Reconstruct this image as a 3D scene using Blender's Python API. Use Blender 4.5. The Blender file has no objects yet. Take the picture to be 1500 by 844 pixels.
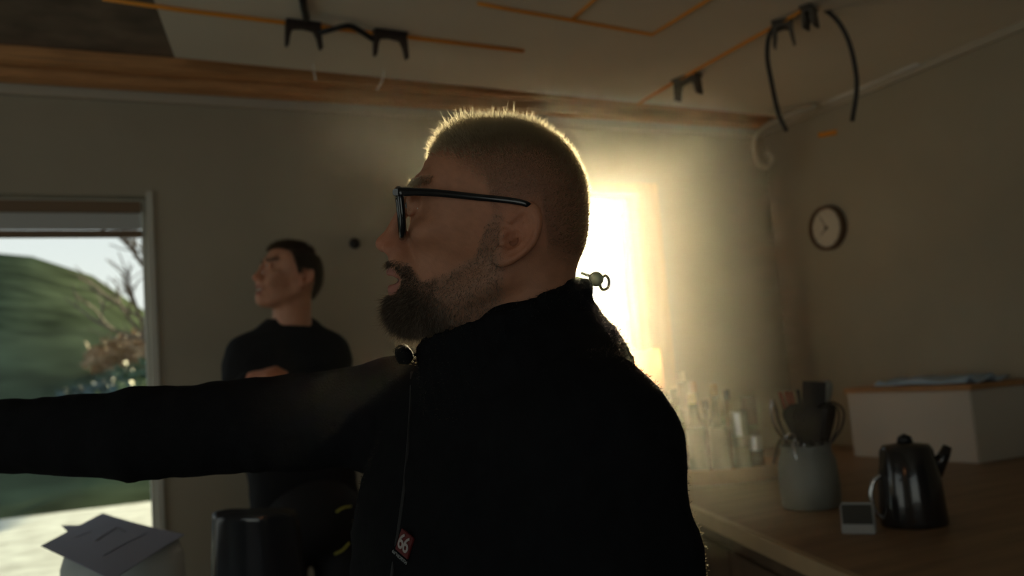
import bpy, bmesh, math, random
import numpy as np
from mathutils import Vector, Matrix

# ---------------------------------------------------------------- camera
SC = bpy.context.scene
COL = SC.collection
FPX = 1300.0                       # focal length in pixels of the 1500 px wide frame
CAM_LOC = Vector((0, 0, 1.38))
YAW, PITCH, ROLL = math.radians(25.4), math.radians(5.8), math.radians(4.5)
F = Vector((math.sin(YAW) * math.cos(PITCH), math.cos(YAW) * math.cos(PITCH), math.sin(PITCH)))
R0 = F.cross(Vector((0, 0, 1))).normalized()
U0 = R0.cross(F).normalized()
R = math.cos(ROLL) * R0 - math.sin(ROLL) * U0
U = math.sin(ROLL) * R0 + math.cos(ROLL) * U0
cd = bpy.data.cameras.new('camera')
cam = bpy.data.objects.new('camera', cd); COL.objects.link(cam)
cam.matrix_world = Matrix(((R.x, U.x, -F.x, CAM_LOC.x), (R.y, U.y, -F.y, CAM_LOC.y), (R.z, U.z, -F.z, CAM_LOC.z), (0, 0, 0, 1)))
cd.sensor_width = 36.0; cd.lens = 36.0 * FPX / 1500.0
cd.clip_start = 0.02; cd.clip_end = 500
cd.dof.use_dof = True; cd.dof.focus_distance = 0.90; cd.dof.aperture_fstop = 4.8
SC.camera = cam

def P(px, py, d):
    "the world point seen at pixel (px, py), d metres along the view axis"
    return CAM_LOC + d * F + (px - 750) / FPX * d * R - (py - 422) / FPX * d * U
def onplane(px, py, axis, val):
    r = P(px, py, 1) - CAM_LOC
    return CAM_LOC + r * ((val - CAM_LOC[axis]) / r[axis])

# ---------------------------------------------------------------- light
SUN_DIR = (P(851, 334, 1) - CAM_LOC).normalized()
SC.view_settings.view_transform = 'Standard'; SC.view_settings.look = 'None'
SC.view_settings.gamma = 1; SC.view_settings.use_curve_mapping = False
SC.view_settings.exposure = 0.0
sl = bpy.data.lights.new('sun', 'SUN'); sl.energy = 32; sl.angle = math.radians(1.6); sl.color = (1.0, 0.83, 0.50)
so = bpy.data.objects.new('sun', sl); COL.objects.link(so)
so.rotation_euler = SUN_DIR.to_track_quat('Z', 'Y').to_euler(); so.location = SUN_DIR * 20
W = bpy.data.worlds.new('world'); SC.world = W; W.use_nodes = True
nt = W.node_tree; nt.nodes.clear()
def N(nt, t, **kw):
    n = nt.nodes.new(t)
    for k, v in kw.items():
        if k in n.inputs and not hasattr(type(n), k): n.inputs[k].default_value = v
        else: setattr(n, k, v)
    return n
def world():
    L = nt.links.new
    out = N(nt, 'ShaderNodeOutputWorld'); bg = N(nt, 'ShaderNodeBackground')
    geo = N(nt, 'ShaderNodeTexCoord')
    sx = N(nt, 'ShaderNodeSeparateXYZ'); L(geo.outputs['Generated'], sx.inputs[0])
    ramp = N(nt, 'ShaderNodeValToRGB'); L(sx.outputs['Z'], ramp.inputs[0])
    ramp.color_ramp.elements[0].position = 0.0; ramp.color_ramp.elements[0].color = (0.84, 0.86, 0.78, 1)
    ramp.color_ramp.elements[1].position = 0.6; ramp.color_ramp.elements[1].color = (0.35, 0.48, 0.62, 1)
    dot = N(nt, 'ShaderNodeVectorMath', operation='DOT_PRODUCT'); L(geo.outputs['Generated'], dot.inputs[0]); dot.inputs[1].default_value = SUN_DIR
    mx = N(nt, 'ShaderNodeMath', operation='MAXIMUM'); L(dot.outputs['Value'], mx.inputs[0]); mx.inputs[1].default_value = 0.0
    cur = ramp.outputs[0]
    for pw, st, c in ((60, .7, (1, .82, .5)), (900, 4.0, (1, .85, .55)), (9000, 40.0, (1, .88, .62))):   # hazy aureole round the low sun
        po = N(nt, 'ShaderNodeMath', operation='POWER'); L(mx.outputs[0], po.inputs[0]); po.inputs[1].default_value = pw
        mu = N(nt, 'ShaderNodeVectorMath', operation='SCALE'); mu.inputs[0].default_value = tuple(st * q for q in c); L(po.outputs[0], mu.inputs['Scale'])
        ad = N(nt, 'ShaderNodeVectorMath', operation='ADD'); L(cur, ad.inputs[0]); L(mu.outputs[0], ad.inputs[1]); cur = ad.outputs[0]
    L(cur, bg.inputs[0]); bg.inputs[1].default_value = 1.25
    L(bg.outputs[0], out.inputs[0])
world()

# ---------------------------------------------------------------- helpers
MATS = {}
def mat(name, col, rough=0.6, metal=0.0, spec=0.5, sub=0.0, noise=0.0, nscale=8.0, bump=0.0, bscale=60.0, trans=0.0, ior=1.45, emit=0.0, coat=0.0, alpha=1.0, attr=None, hair=False, stretch=None, sheen=0.0):
    if name in MATS: return MATS[name]
    m = bpy.data.materials.new(name); m.use_nodes = True; t = m.node_tree; L = t.links.new
    b = t.nodes['Principled BSDF']
    b.inputs['Base Color'].default_value = (*col, 1); b.inputs['Roughness'].default_value = rough
    b.inputs['Metallic'].default_value = metal; b.inputs['Specular IOR Level'].default_value = spec
    b.inputs['Transmission Weight'].default_value = trans; b.inputs['IOR'].default_value = ior
    b.inputs['Coat Weight'].default_value = coat; b.inputs['Alpha'].default_value = alpha
    b.inputs['Sheen Weight'].default_value = sheen
    if sub: b.inputs['Subsurface Weight'].default_value = sub; b.inputs['Subsurface Radius'].default_value = (1, .35, .18); b.inputs['Subsurface Scale'].default_value = 0.008
    if emit: b.inputs['Emission Color'].default_value = (*col, 1); b.inputs['Emission Strength'].default_value = emit
    tc = N(t, 'ShaderNodeTexCoord'); src = tc.outputs['Object']
    if stretch:
        mp = N(t, 'ShaderNodeMapping'); mp.inputs['Scale'].default_value = stretch; L(src, mp.inputs[0]); src = mp.outputs[0]
    base = None
    if attr:
        a = N(t, 'ShaderNodeAttribute'); a.attribute_name = attr; base = a.outputs['Color']; L(base, b.inputs['Base Color'])
    if noise:
        n = N(t, 'ShaderNodeTexNoise'); n.inputs['Scale'].default_value = nscale; n.inputs['Detail'].default_value = 6; L(src, n.inputs['Vector'])
        mr = N(t, 'ShaderNodeMapRange'); L(n.outputs['Fac'], mr.inputs[0]); mr.inputs[1].default_value = .3; mr.inputs[2].default_value = .7; mr.inputs[3].default_value = 1 - noise; mr.inputs[4].default_value = 1 + noise
        mu = N(t, 'ShaderNodeVectorMath', operation='SCALE'); L(mr.outputs[0], mu.inputs['Scale'])
        if base: L(base, mu.inputs[0])
        else: mu.inputs[0].default_value = col
        L(mu.outputs[0], b.inputs['Base Color'])
    if bump:
        n = N(t, 'ShaderNodeTexNoise'); n.inputs['Scale'].default_value = bscale; n.inputs['Detail'].default_value = 4; L(src, n.inputs['Vector'])
        bp = N(t, 'ShaderNodeBump'); bp.inputs['Strength'].default_value = bump; bp.inputs['Distance'].default_value = 0.004; L(n.outputs['Fac'], bp.inputs['Height']); L(bp.outputs[0], b.inputs['Normal'])
    if hair:   # every strand its own tone
        g = N(t, 'ShaderNodeNewGeometry'); rp = N(t, 'ShaderNodeValToRGB'); L(g.outputs['Random Per Island'], rp.inputs[0])
        rp.color_ramp.elements[0].color = (*hair[0], 1); rp.color_ramp.elements[1].color = (*hair[1], 1)
        L(rp.outputs[0], b.inputs['Base Color'])
        tr = N(t, 'ShaderNodeBsdfTranslucent'); tr.inputs[0].default_value = (*hair[2], 1)
        ms = N(t, 'ShaderNodeMixShader'); ms.inputs[0].default_value = hair[3]
        L(b.outputs[0], ms.inputs[1]); L(tr.outputs[0], ms.inputs[2]); L(ms.outputs[0], t.nodes['Material Output'].inputs[0])
    MATS[name] = m; return m
def glass_mat(name, tint=(0.93, 0.96, 0.95), refl=0.06):
    "thin clear pane: passes light straight, with a faint reflection"
    if name in MATS: return MATS[name]
    m = bpy.data.materials.new(name); m.use_nodes = True; t = m.node_tree; t.nodes.clear(); L = t.links.new
    o = N(t, 'ShaderNodeOutputMaterial'); tr = N(t, 'ShaderNodeBsdfTransparent'); tr.inputs[0].default_value = (*tint, 1)
    g = N(t, 'ShaderNodeBsdfGlossy'); g.inputs['Roughness'].default_value = 0.02
    ms = N(t, 'ShaderNodeMixShader'); fr = N(t, 'ShaderNodeLayerWeight'); fr.inputs[0].default_value = 0.25
    mm = N(t, 'ShaderNodeMath', operation='MULTIPLY'); L(fr.outputs['Fresnel'], mm.inputs[0]); mm.inputs[1].default_value = refl * 8
    L(mm.outputs[0], ms.inputs[0]); L(tr.outputs[0], ms.inputs[1]); L(g.outputs[0], ms.inputs[2]); L(ms.outputs[0], o.inputs[0])
    MATS[name] = m; return m

def link_mesh(name, me, m, parent=None, smooth=False):
    if m and not me.materials: me.materials.append(m)
    if smooth:
        me.polygons.foreach_set('use_smooth', [True] * len(me.polygons))
    o = bpy.data.objects.new(name, me); COL.objects.link(o)
    if parent: o.parent = parent
    return o
def obj(name, bm, m, parent=None, smooth=False, bevel=0.0, loc=None):
    "one mesh object; with loc the mesh is given in world space and its origin moved there"
    me = bpy.data.meshes.new(name)
    bmesh.ops.recalc_face_normals(bm, faces=bm.faces)
    if bevel:
        bmesh.ops.bevel(bm, geom=[e for e in bm.edges if e.calc_face_angle(0) > 0.6], offset=bevel, segments=2, affect='EDGES', clamp_overlap=True)
    bm.to_mesh(me); bm.free()
    if loc is None and parent is not None: loc = None
    if parent is not None:
        pass
    elif loc is not None:
        me.transform(Matrix.Translation(-Vector(loc)))
    o = link_mesh(name, me, m, parent, smooth)
    if parent is None and loc is not None: o.location = loc
    return o
def tag(o, label=None, cat=None, group=None, kind=None):
    if label: o['label'] = label
    if cat: o['category'] = cat
    if group: o['group'] = group
    if kind: o['kind'] = kind
    return o
def thing(name, label, cat, loc=(0, 0, 0), rz=0.0, group=None):
    o = bpy.data.objects.new(name, None); COL.objects.link(o); o.location = loc; o.rotation_euler = (0, 0, rz); o.empty_display_size = 0.05
    return tag(o, label, cat, group)
def box(bm, c, s, rot=None):
    M = Matrix.Translation(Vector(c))
    if rot is not None: M = M @ (rot.to_4x4() if isinstance(rot, Matrix) else Matrix.Rotation(rot, 4, 'Z'))
    bmesh.ops.create_cube(bm, size=1, matrix=M @ Matrix.Diagonal((*s, 1)))
    return bm
def nb(): return bmesh.new()
def bx(lo, hi):
    bm = nb(); lo = Vector(lo); hi = Vector(hi); box(bm, (lo + hi) / 2, hi - lo); return bm
def frame_of(d):
    d = d.normalized(); a = Vector((0, 0, 1)) if abs(d.z) < .9 else Vector((1, 0, 0)); x = d.cross(a).normalized(); return x, d.cross(x).normalized()
def tube(bm, pts, r, n=8, cap=True, flat=None):
    "swept tube through pts; r a number or a list; flat=(a,b) makes a flat strap"
    pts = [Vector(p) for p in pts]; rings = []
    x = None
    for i, p in enumerate(pts):
        d = (pts[min(i + 1, len(pts) - 1)] - pts[max(i - 1, 0)]).normalized()
        if x is None: x, y = frame_of(d)
        x = (x - d * x.dot(d)).normalized(); y = d.cross(x)
        rr = r[i] if isinstance(r, (list, tuple)) else r
        ra, rb = (rr * flat[0], rr * flat[1]) if flat else (rr, rr)
        rings.append([bm.verts.new(p + x * ra * math.cos(2 * math.pi * k / n) + y * rb * math.sin(2 * math.pi * k / n)) for k in range(n)])
    for a, b in zip(rings, rings[1:]):
        for k in range(n): bm.faces.new((a[k], a[(k + 1) % n], b[(k + 1) % n], b[k]))
    if cap: bm.faces.new(rings[0][::-1]); bm.faces.new(rings[-1])
    return bm
def lathe(bm, prof, n=24, c=(0, 0, 0), sx=1.0, sy=1.0):
    "prof = [(r, z)...] turned about z; ends with r = 0 close"
    c = Vector(c); rings = []
    for r, z in prof:
        if r < 1e-6: rings.append([bm.verts.new(c + Vector((0, 0, z)))])
        else: rings.append([bm.verts.new(c + Vector((r * sx * math.cos(2 * math.pi * k / n), r * sy * math.sin(2 * math.pi * k / n), z))) for k in range(n)])
    for a, b in zip(rings, rings[1:]):
        for k in range(n):
            k2 = (k + 1) % n
            if len(a) == 1 and len(b) == 1: continue
            if len(a) == 1: bm.faces.new((a[0], b[k2], b[k]))
            elif len(b) == 1: bm.faces.new((a[k], a[k2], b[0]))
            else: bm.faces.new((a[k], a[k2], b[k2], b[k]))
    return bm
def prism(bm, poly, z0, z1, M=None):
    "extrude a flat outline [(x, y)...] from z0 to z1, then transform by M"
    M = M or Matrix.Identity(4)
    a = [bm.verts.new(M @ Vector((x, y, z0))) for x, y in poly]; b = [bm.verts.new(M @ Vector((x, y, z1))) for x, y in poly]
    bm.faces.new(a[::-1]); bm.faces.new(b)
    for i in range(len(poly)):
        j = (i + 1) % len(poly); bm.faces.new((a[i], a[j], b[j], b[i]))
    return bm
def bez(pts, n=24):
    "Catmull-Rom through the points"
    p = [Vector(q) for q in pts]; p = [2 * p[0] - p[1]] + p + [2 * p[-1] - p[-2]]; out = []
    m = max(2, n // (len(p) - 3))
    for i in range(1, len(p) - 2):
        for k in range(m):
            t = k / m
            out.append(0.5 * ((2 * p[i]) + (p[i + 1] - p[i - 1]) * t + (2 * p[i - 1] - 5 * p[i] + 4 * p[i + 1] - p[i + 2]) * t * t + (3 * p[i] - p[i - 1] - 3 * p[i + 1] + p[i + 2]) * t ** 3))
    out.append(p[-2]); return out
def text_obj(name, s, size, M, m, parent=None, extrude=0.0004, squeeze=1.0):
    cu = bpy.data.curves.new(name, 'FONT'); cu.body = s; cu.size = size; cu.extrude = extrude; cu.align_x = 'CENTER'; cu.align_y = 'CENTER'; cu.resolution_u = 3; cu.offset = size * 0.012; cu.space_character = squeeze
    o = bpy.data.objects.new(name, cu); me = bpy.data.meshes.new_from_object(o); bpy.data.objects.remove(o); me.transform(M)
    return link_mesh(name, me, m, parent)

# ---------------------------------------------------------------- materials
plaster = mat('plaster', (0.41, 0.365, 0.275), 0.9, noise=.06, nscale=3, bump=.15, bscale=40)
ceil_m = mat('ceiling_plaster', (0.78, 0.72, 0.60), 0.85, noise=.04, nscale=2)
white_paint = mat('white_paint', (0.75, 0.74, 0.70), 0.5)
pine = mat('pine', (0.60, 0.30, 0.12), 0.6, noise=.25, nscale=6, stretch=(1, 12, 12))
dark_under = mat('ceiling_underlay', (0.20, 0.155, 0.115), 0.9, noise=.3)
black_pl = mat('black_plastic', (0.012, 0.012, 0.014), 0.35)
orange_pl = mat('orange_cable', (0.85, 0.33, 0.03), 0.5)
glass_pane = glass_mat('window_glass', (.96, .97, .96), .02)

# ---------------------------------------------------------------- setting
YB, XR, XL, YF, ZC = 3.47, 3.14, -3.0, -2.6, 2.54
def struct(name, bm, m, parent=None, label=None, **kw):
    o = obj(name, bm, m, parent, **kw)
    if parent is None: o['kind'] = 'structure'
    if label: o['label'] = label
    return o
struct('floor', bx((XL - .2, YF - .2, -.12), (XR + .2, YB + .2, 0)), mat('oak_floor', (0.20, 0.12, 0.07), 0.45, noise=.25, nscale=5, stretch=(8, 1, 1)))
W1 = (-2.3, 0.185, 0.06, 2.155)          # left window: x0, x1, z0, z1
W2 = (1.785, 2.33, 0.97, 2.195)            # right window
W3 = (-2.7, 0.2, 0.4, 2.25)            # rear window, behind the camera
def holed(y0, y1, holes, x0, x1, zt):
    bm = nb(); xs = x0
    for a, b, c, d in holes:
        box(bm, ((xs + a) / 2, (y0 + y1) / 2, zt / 2), (a - xs, y1 - y0, zt))
        box(bm, ((a + b) / 2, (y0 + y1) / 2, c / 2), (b - a, y1 - y0, c))
        box(bm, ((a + b) / 2, (y0 + y1) / 2, (d + zt) / 2), (b - a, y1 - y0, zt - d)); xs = b
    box(bm, ((xs + x1) / 2, (y0 + y1) / 2, zt / 2), (x1 - xs, y1 - y0, zt))
    return bm
struct('wall_back', holed(YB, YB + .12, [W1, W2], XL, XR, ZC + .1), plaster)
struct('wall_rear', holed(YF - .16, YF, [W3], XL, XR, ZC + .1), mat('rear_wall_paint', (.05, .055, .06), .9))
struct('wall_right', bx((XR, YF - .16, 0), (XR + .16, YB + .16, ZC + .1)), plaster)
bm = holed(0, .16, [(.3, 2.6, .4, 2.25)], YF - .16, YB + .16, ZC + .1); bm.transform(Matrix(((0, -1, 0, XL), (1, 0, 0, 0), (0, 0, 1, 0), (0, 0, 0, 1))))
struct('wall_left', bm, plaster)
# ceiling: dark underlay, with a lower white board that stops short of the back wall and of the left
ce = struct('ceiling', bx((XL - .16, YF - .16, ZC + .07), (XR + .16, YB + .16, ZC + .2)), dark_under)
c1 = onplane(256, 84, 2, ZC); c2 = onplane(229, 10, 2, ZC)
c0 = c1 + (c2 - c1) * 12; c0 = c1 + (c2 - c1) * ((YF - c1.y) / (c2.y - c1.y))
ce2 = onplane(1010, 158, 2, ZC); yl = lambda x: c1.y + (ce2.y - c1.y) * (x - c1.x) / (ce2.x - c1.x)
bm = nb(); prism(bm, [(c1.x, c1.y), (c0.x, YF), (XR, YF), (XR, min(YB, yl(XR))), ], ZC, ZC + .03)
o = obj('ceiling_board', bm, ceil_m, ce); o['label'] = 'pale painted ceiling board ending short of the wall'
for i, (dy, w, dz) in enumerate(((YB - .085, .075, .0), (YB - .20, .055, .022))):
    o = obj('batten', bx((XL, dy - w / 2, ZC - .004 + dz), (XR - .05, dy + w / 2, ZC + .045 + dz)), pine, ce, bevel=.002)
t = struct('trim_1', bx((XL, YB - .03, ZC - .035), (XR, YB, ZC + .005)), mat('trim_paint', (.50, .45, .36), .6)); t['label'] = 'thin pale trim along the top of the back wall'
struct('trim_2', bx((XR - .02, YF, ZC - .03), (XR, YB - .031, ZC)), mat('trim_paint', (.50, .45, .36), .6))['label'] = 'thin pale trim along the top of the right wall'

def window(n, w, y, depth, casing, fm, bars=(), cm=None, out=1, fw=.045):
    x0, x1, z0, z1 = w
    r = bpy.data.objects.new('window_%d' % n, None); COL.objects.link(r); r['kind'] = 'structure'; r.location = ((x0 + x1) / 2, y, z0)
    M = Matrix.Translation(-r.location)
    def part(name, bm, m): 
        bm.transform(M); return obj(name, bm, m, r, bevel=.003)
    ya, yb = y + out * depth, y + out * (depth + .05); ya, yb = min(ya, yb), max(ya, yb)
    for lo, hi in (((x0, z0), (x0 + fw, z1)), ((x1 - fw, z0), (x1, z1)), ((x0 + fw, z0), (x1 - fw, z0 + fw)), ((x0 + fw, z1 - fw * .5), (x1 - fw, z1))):
        part('window_frame', bx((lo[0], ya, lo[1]), (hi[0], yb, hi[1])), fm)
    for kind, v, t_ in bars:
        b = bx((v - t_ / 2, ya, z0 + fw), (v + t_ / 2, yb, z1 - fw * .5)) if kind == 'v' else bx((x0 + fw, ya, v - t_ / 2), (x1 - fw, yb, v + t_ / 2))
        part('glazing_bar', b, fm)
    part('pane', bx((x0 + fw, (ya + yb) / 2 - .002, z0 + fw), (x1 - fw, (ya + yb) / 2 + .002, z1 - fw * .5)), glass_pane)
    cy0, cy1 = (y - .018, y + .012) if out > 0 else (y - .012, y + .018)
    if casing:
        for lo, hi in (((x0 - casing, z0 - .03), (x0, z1)), ((x1, z0 - .03), (x1 + casing, z1)), ((x0 - casing, z1), (x1 + casing, z1 + casing * .45))):
            part('window_casing', bx((lo[0], cy0, lo[1]), (hi[0], cy1, hi[1])), cm)
    return r, part
casing_m = mat('casing_wood', (0.50, 0.37, 0.22), 0.55, noise=.1, nscale=5, stretch=(8, 8, 1))
w1, part1 = window(1, W1, YB, .07, 0, mat('frame_light', (.62, .60, .52), .5), bars=(('v', -.6, .06), ('v', -1.45, .06)), fw=.014)
part1('transom', bx((W1[0] + .015, YB + .045, 2.008), (W1[1] - .015, YB + .067, 2.034)), mat('transom_wood', (.22, .14, .08), .6))
part1('blind_box', bx((W1[0] + .016, YB + .03, 2.098), (W1[1] - .016, YB + .068, 2.14)), mat('transom_wood', (.22, .14, .08), .6))
part1('rolled_blind', bx((W1[0] + .017, YB + .04, 2.036), (W1[1] - .017, YB + .055, 2.096)), mat('blind_cloth', (.55, .56, .54), .8))
part1('reveal_trim', bx((W1[1] + .0005, YB - .014, .06), (W1[1] + .024, YB - .001, 2.17)), mat('frame_light', (.62, .60, .52), .5))
w2, part2 = window(2, W2, YB, .07, .12, mat('frame_white', (.82, .82, .78), .4), cm=casing_m)
part2('gasket', bx((W2[1] - .075, YB + .05, 1.02), (W2[1] - .0455, YB + .071, 2.12)), mat('gasket_grey', (.16, .15, .13), .6))
window(3, W3, YF, .07, .06, MATS['frame_white'], cm=casing_m, out=-1)
fill_window, _p = window(4, (-1.15, 1.15, .4, 2.25), 0, .07, .06, MATS['frame_white'], cm=casing_m, bars=(('v', 0, .06),)); fill_window.location = (XL, 1.45, .4); fill_window.rotation_euler = (0, 0, math.pi / 2)  # unseen window added to brighten the right wall and the faces
def portal(w, y, out):
    l = bpy.data.lights.new('window_portal', 'AREA'); l.shape = 'RECTANGLE'; l.size = w[1] - w[0]; l.size_y = w[3] - w[2]; l.cycles.is_portal = True
    o = bpy.data.objects.new('window_portal', l); COL.objects.link(o); o.location = ((w[0] + w[1]) / 2, y, (w[2] + w[3]) / 2)
    o.rotation_euler = (-math.pi / 2 if out > 0 else math.pi / 2, 0, 0)
def portal_left():
    l = bpy.data.lights.new('window_portal', 'AREA'); l.shape = 'RECTANGLE'; l.size = 2.3; l.size_y = 1.85; l.cycles.is_portal = True
    o = bpy.data.objects.new('window_portal', l); COL.objects.link(o); o.location = (XL - .17, 1.45, 1.325); o.rotation_euler = (math.pi / 2, 0, -math.pi / 2)
portal_left()
portal(W1, YB + .125, 1); portal(W2, YB + .125, 1); portal(W3, YF - .15, -1)

# ---------------------------------------------------------------- outdoors
rng = random.Random(4)
gm = mat('hill_grass', (0.05, 0.065, 0.035), 1.0, spec=0.0, noise=.6, nscale=.5)
bm = nb(); G = 26
vs = [[None] * (G + 1) for _ in range(G + 1)]
for i in range(G + 1):
    for j in range(G + 1):
        x = -45 + 90 * i / G; y = YB + .3 + 60 * (j / G) ** 1.6
        h = max(0, (y - 17.5)) * .27 * (1 / (1 + math.exp((x - 5) / 3))) + .05 * math.sin(x * 1.3) * math.sin(y)
        vs[i][j] = bm.verts.new((x, y, -.3 + h))
for i in range(G):
    for j in range(G): bm.faces.new((vs[i][j], vs[i + 1][j], vs[i + 1][j + 1], vs[i][j + 1]))
tag(obj('garden_ground', bm, gm, smooth=True), 'pale grassy ground rising to a hillside outside the windows', 'ground', kind='structure')
def gz(x, y): return -.3 + max(0, (y - 17.5)) * .27 * (1 / (1 + math.exp((x - 5) / 3))) + .05 * math.sin(x * 1.3) * math.sin(y)

def leafy(c, r, n, size, seed):
    rr = np.random.RandomState(seed); v = rr.normal(size=(n, 3)); v /= np.linalg.norm(v, axis=1)[:, None]
    v *= (rr.uniform(.25, 1, n) ** .6)[:, None] * np.array(r); v += np.array(c)
    a = rr.normal(size=(n, 3)) * size; b = rr.normal(size=(n, 3)) * size
    V = np.concatenate([v, v + a, v + b], 1).reshape(-1, 3); me = bpy.data.meshes.new('foliage'); me.from_pydata(V.tolist(), [], np.arange(3 * n).reshape(-1, 3).tolist()); return me
def shrub(x, y, r, h, label, col, seed):
    t = thing('shrub', label, 'shrub', (x, y, gz(x, y) - .05), group=None)
    link_mesh('foliage', leafy((0, 0, h * .55), (r, r, h * .5), 1500, .09 * max(r, .5), seed), mat('leaf_' + str(seed), col, .8), t)
    b = nb()
    for k in range(5):
        a = k * 1.3; tube(b, [(0, 0, 0), (math.cos(a) * r * .3, math.sin(a) * r * .3, h * .4), (math.cos(a) * r * .6, math.sin(a) * r * .6, h * .75)], [.03, .02, .008], 5)
    obj('stem', b, mat('bark', (.10, .075, .055), .9), t)
def bare_tree(x, y, H, label, seed, spread=.55, limit=5):
    t = thing('bare_tree', label, 'tree', (x, y, gz(x, y) - .05)); rr = random.Random(seed); b = nb()
    def grow(p, d, L_, r, lv):
        pts = [p]; q = p
        for k in range(3):
            d = (d + Vector((rr.gauss(0, .12), rr.gauss(0, .12), .05))).normalized(); q = q + d * L_ / 3; pts.append(q)
        tube(b, pts, [r * (1 - .1 * k) for k in range(4)], 6 if lv < 2 else 4, cap=False)
        if lv >= limit: return
        for k in range(3 if lv else 4):
            dd = (d + Vector((rr.gauss(0, spread), rr.gauss(0, spread), rr.gauss(.15, .3)))).normalized(); grow(pts[rr.choice((2, 3))] if lv else pts[3 - (k % 2)], dd, L_ * rr.uniform(.6, .8), r * .6, lv + 1)
    grow(Vector((0, 0, 0)), Vector((0, 0, 1)), H * .34, H * .02, 0)
    obj('branches', b, mat('bark', (.10, .075, .055), .9), t)
bare_tree(1.9, 11.5, 6.0, 'bare leafless tree with thin branches outside the left window', 3)
bare_tree(5.3, 13.5, 5.2, 'bare tree against the bright sky behind the board fence', 8)
bare_tree(9.4, 15.3, 3.3, 'low bare tree at the right of the board fence', 12)
for i, (px, d, r, h, lab, c) in enumerate(((214, 19.5, 1.2, 1.5, 'olive green bush on the hillside beyond the left window', (.16, .2, .08)), (150, 19.5, 1.2, 1.4, 'dark blue-green bush at the foot of the hillside outside the left window', (.06, .10, .10)), (216, 27, 1.8, 1.5, 'rust coloured bush far up the hillside', (.32, .2, .1)), (207, 23, 1.3, 1.2, 'dark leafy shrub half way up the hillside outside the left window', (.07, .11, .06)))):
    q = P(px, 540, d); shrub(q.x, q.y, r, h, lab, c, 20 + i)
rr_ = random.Random(7)
for k, lab_ in enumerate(('olive bush furthest left on the hillside', 'dark green bush second from the left on the hillside', 'brown bush in the middle of the row on the hillside', 'olive bush right of the brown one on the hillside', 'dark green bush at the right end of the row on the hillside')):
    y = 19 + (k * 5) % 14 + rr_.uniform(0, 1); x = (-.50 + k * .085) * y
    c_ = ((.10, .12, .05), (.05, .08, .05), (.20, .12, .06))[k % 3]
    shrub(x, y, rr_.uniform(1.2, 1.9), rr_.uniform(1.2, 2.0), lab_, c_, 50 + k)
q = P(868, 400, 10.5); shrub(q.x - .1, q.y, .8, 2.3, 'tall backlit evergreen shrub beside the end of the board fence', (.10, .13, .07), 31)
# unseen shed added outside only to keep the sun off the left window
sh = thing('sun_block_shed', 'unseen dark shed added outside to block the sun from the left window', 'shed', (2.2, 7.9, -.32))
sdm = mat('sun_block_timber', (.08, .06, .045), .8, noise=.2)
obj('sun_block_wall', bx((-1.45, -.8, 0), (1.35, .8, 3.0)), sdm, sh)
b = nb(); prism(b, [(-1.0, 3.0), (1.0, 3.0), (0, 3.6)], -1.6, 1.5, Matrix(((0, 0, 1, 0), (1, 0, 0, 0), (0, 1, 0, 0), (0, 0, 0, 1)))); obj('roof', b, mat('sun_block_roof', (.05, .05, .05), .8), sh)
tag(obj('gravel_yard', bx((-16, 6.0, -.30), (1.6, 16.8, -.235)), mat('pale_gravel', (.30, .34, .33), .95, noise=.3, nscale=3, spec=.1)), 'pale gravel yard between the house and the hillside', 'ground', kind='structure')
# board fence behind the right window, each board a piece
ft = thing('board_fence', 'pale blue-grey fence of upright boards outside the right window', 'fence', (3.2, 6.4, -.32), 0.12)
fm = mat('fence_board', (.16, .21, .23), .8, noise=.2, nscale=2)
bd = None
for k in range(30):
    if bd is None:
        bd = obj('board', bx((-.085, -.012, 0), (.085, .012, 2.15)), fm, ft, bevel=.004)
    o = bd if k == 0 else bd.copy()
    if k: COL.objects.link(o); o.parent = ft
    o.location = (.1 + k * .195, .012 * (k % 2), rng.uniform(-.01, .01))
obj('rail', bx((0, .03, .5), (5.9, .07, .6)), fm, ft); obj('rail', bx((0, .03, 1.6), (5.9, .07, 1.7)), fm, ft)

# ---------------------------------------------------------------- worktop and what stands on it
ZT = 0.95
e1 = onplane(1018, 746, 2, ZT); e2 = onplane(1215, 832, 2, ZT); ed = (e1 - e2).normalized()
def edge_at(y): return e2 + ed * ((y - e2.y) / ed.y)
ya = YB - .035; pA = edge_at(ya); pB = edge_at(.75); nrm = Vector((ed.y, -ed.x, 0))
wood_top = mat('worktop_wood', (.26, .16, .085), .5, noise=.22, nscale=3, stretch=(1, 8, 1))
lip_m = mat('worktop_lipping', (.42, .30, .17), .5, noise=.08)
wt = thing('worktop', 'large brown wooden worktop with a pale edge strip, carrying the bottles and utensil jar', 'worktop', (2.3, 2.0, 0))
def wpart(name, bm, m, root, **k):
    bm.transform(Matrix.Translation(-root.location)); return obj(name, bm, m, root, **k)
lip = .022
bm = nb(); prism(bm, [(pA.x + lip, pA.y), (pB.x + nrm.x * lip, pB.y + nrm.y * lip), (XR - .002, .75), (XR - .002, ya)], ZT - .038, ZT); wpart('top', bm, wood_top, wt)
bm = nb(); prism(bm, [(pA.x, pA.y), (pB.x, pB.y), (pB.x + nrm.x * lip, pB.y + nrm.y * lip), (pA.x + lip, pA.y)], ZT - .040, ZT + .001); o = wpart('edge_strip', bm, lip_m, wt, bevel=.001); o['label'] = 'pale wooden edge strip'
cab = mat('cabinet_front', (.13, .085, .05), .5, noise=.15, nscale=3, stretch=(6, 6, 1))
q0, q1 = pA + nrm * .05, pB + nrm * .05
nC = 4
wb = thing('base_cabinet_row', 'dark brown base cabinets under the wooden worktop', 'cabinet', (2.3, 2.0, 0))
bm = nb(); prism(bm, [(q0.x + .02, ya), (q1.x + .02, .80), (XR - .002, .80), (XR - .002, ya)], 0.0, ZT - .041); wpart('body', bm, cab, wb)
ang = math.atan2(ed.x, -ed.y)
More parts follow.
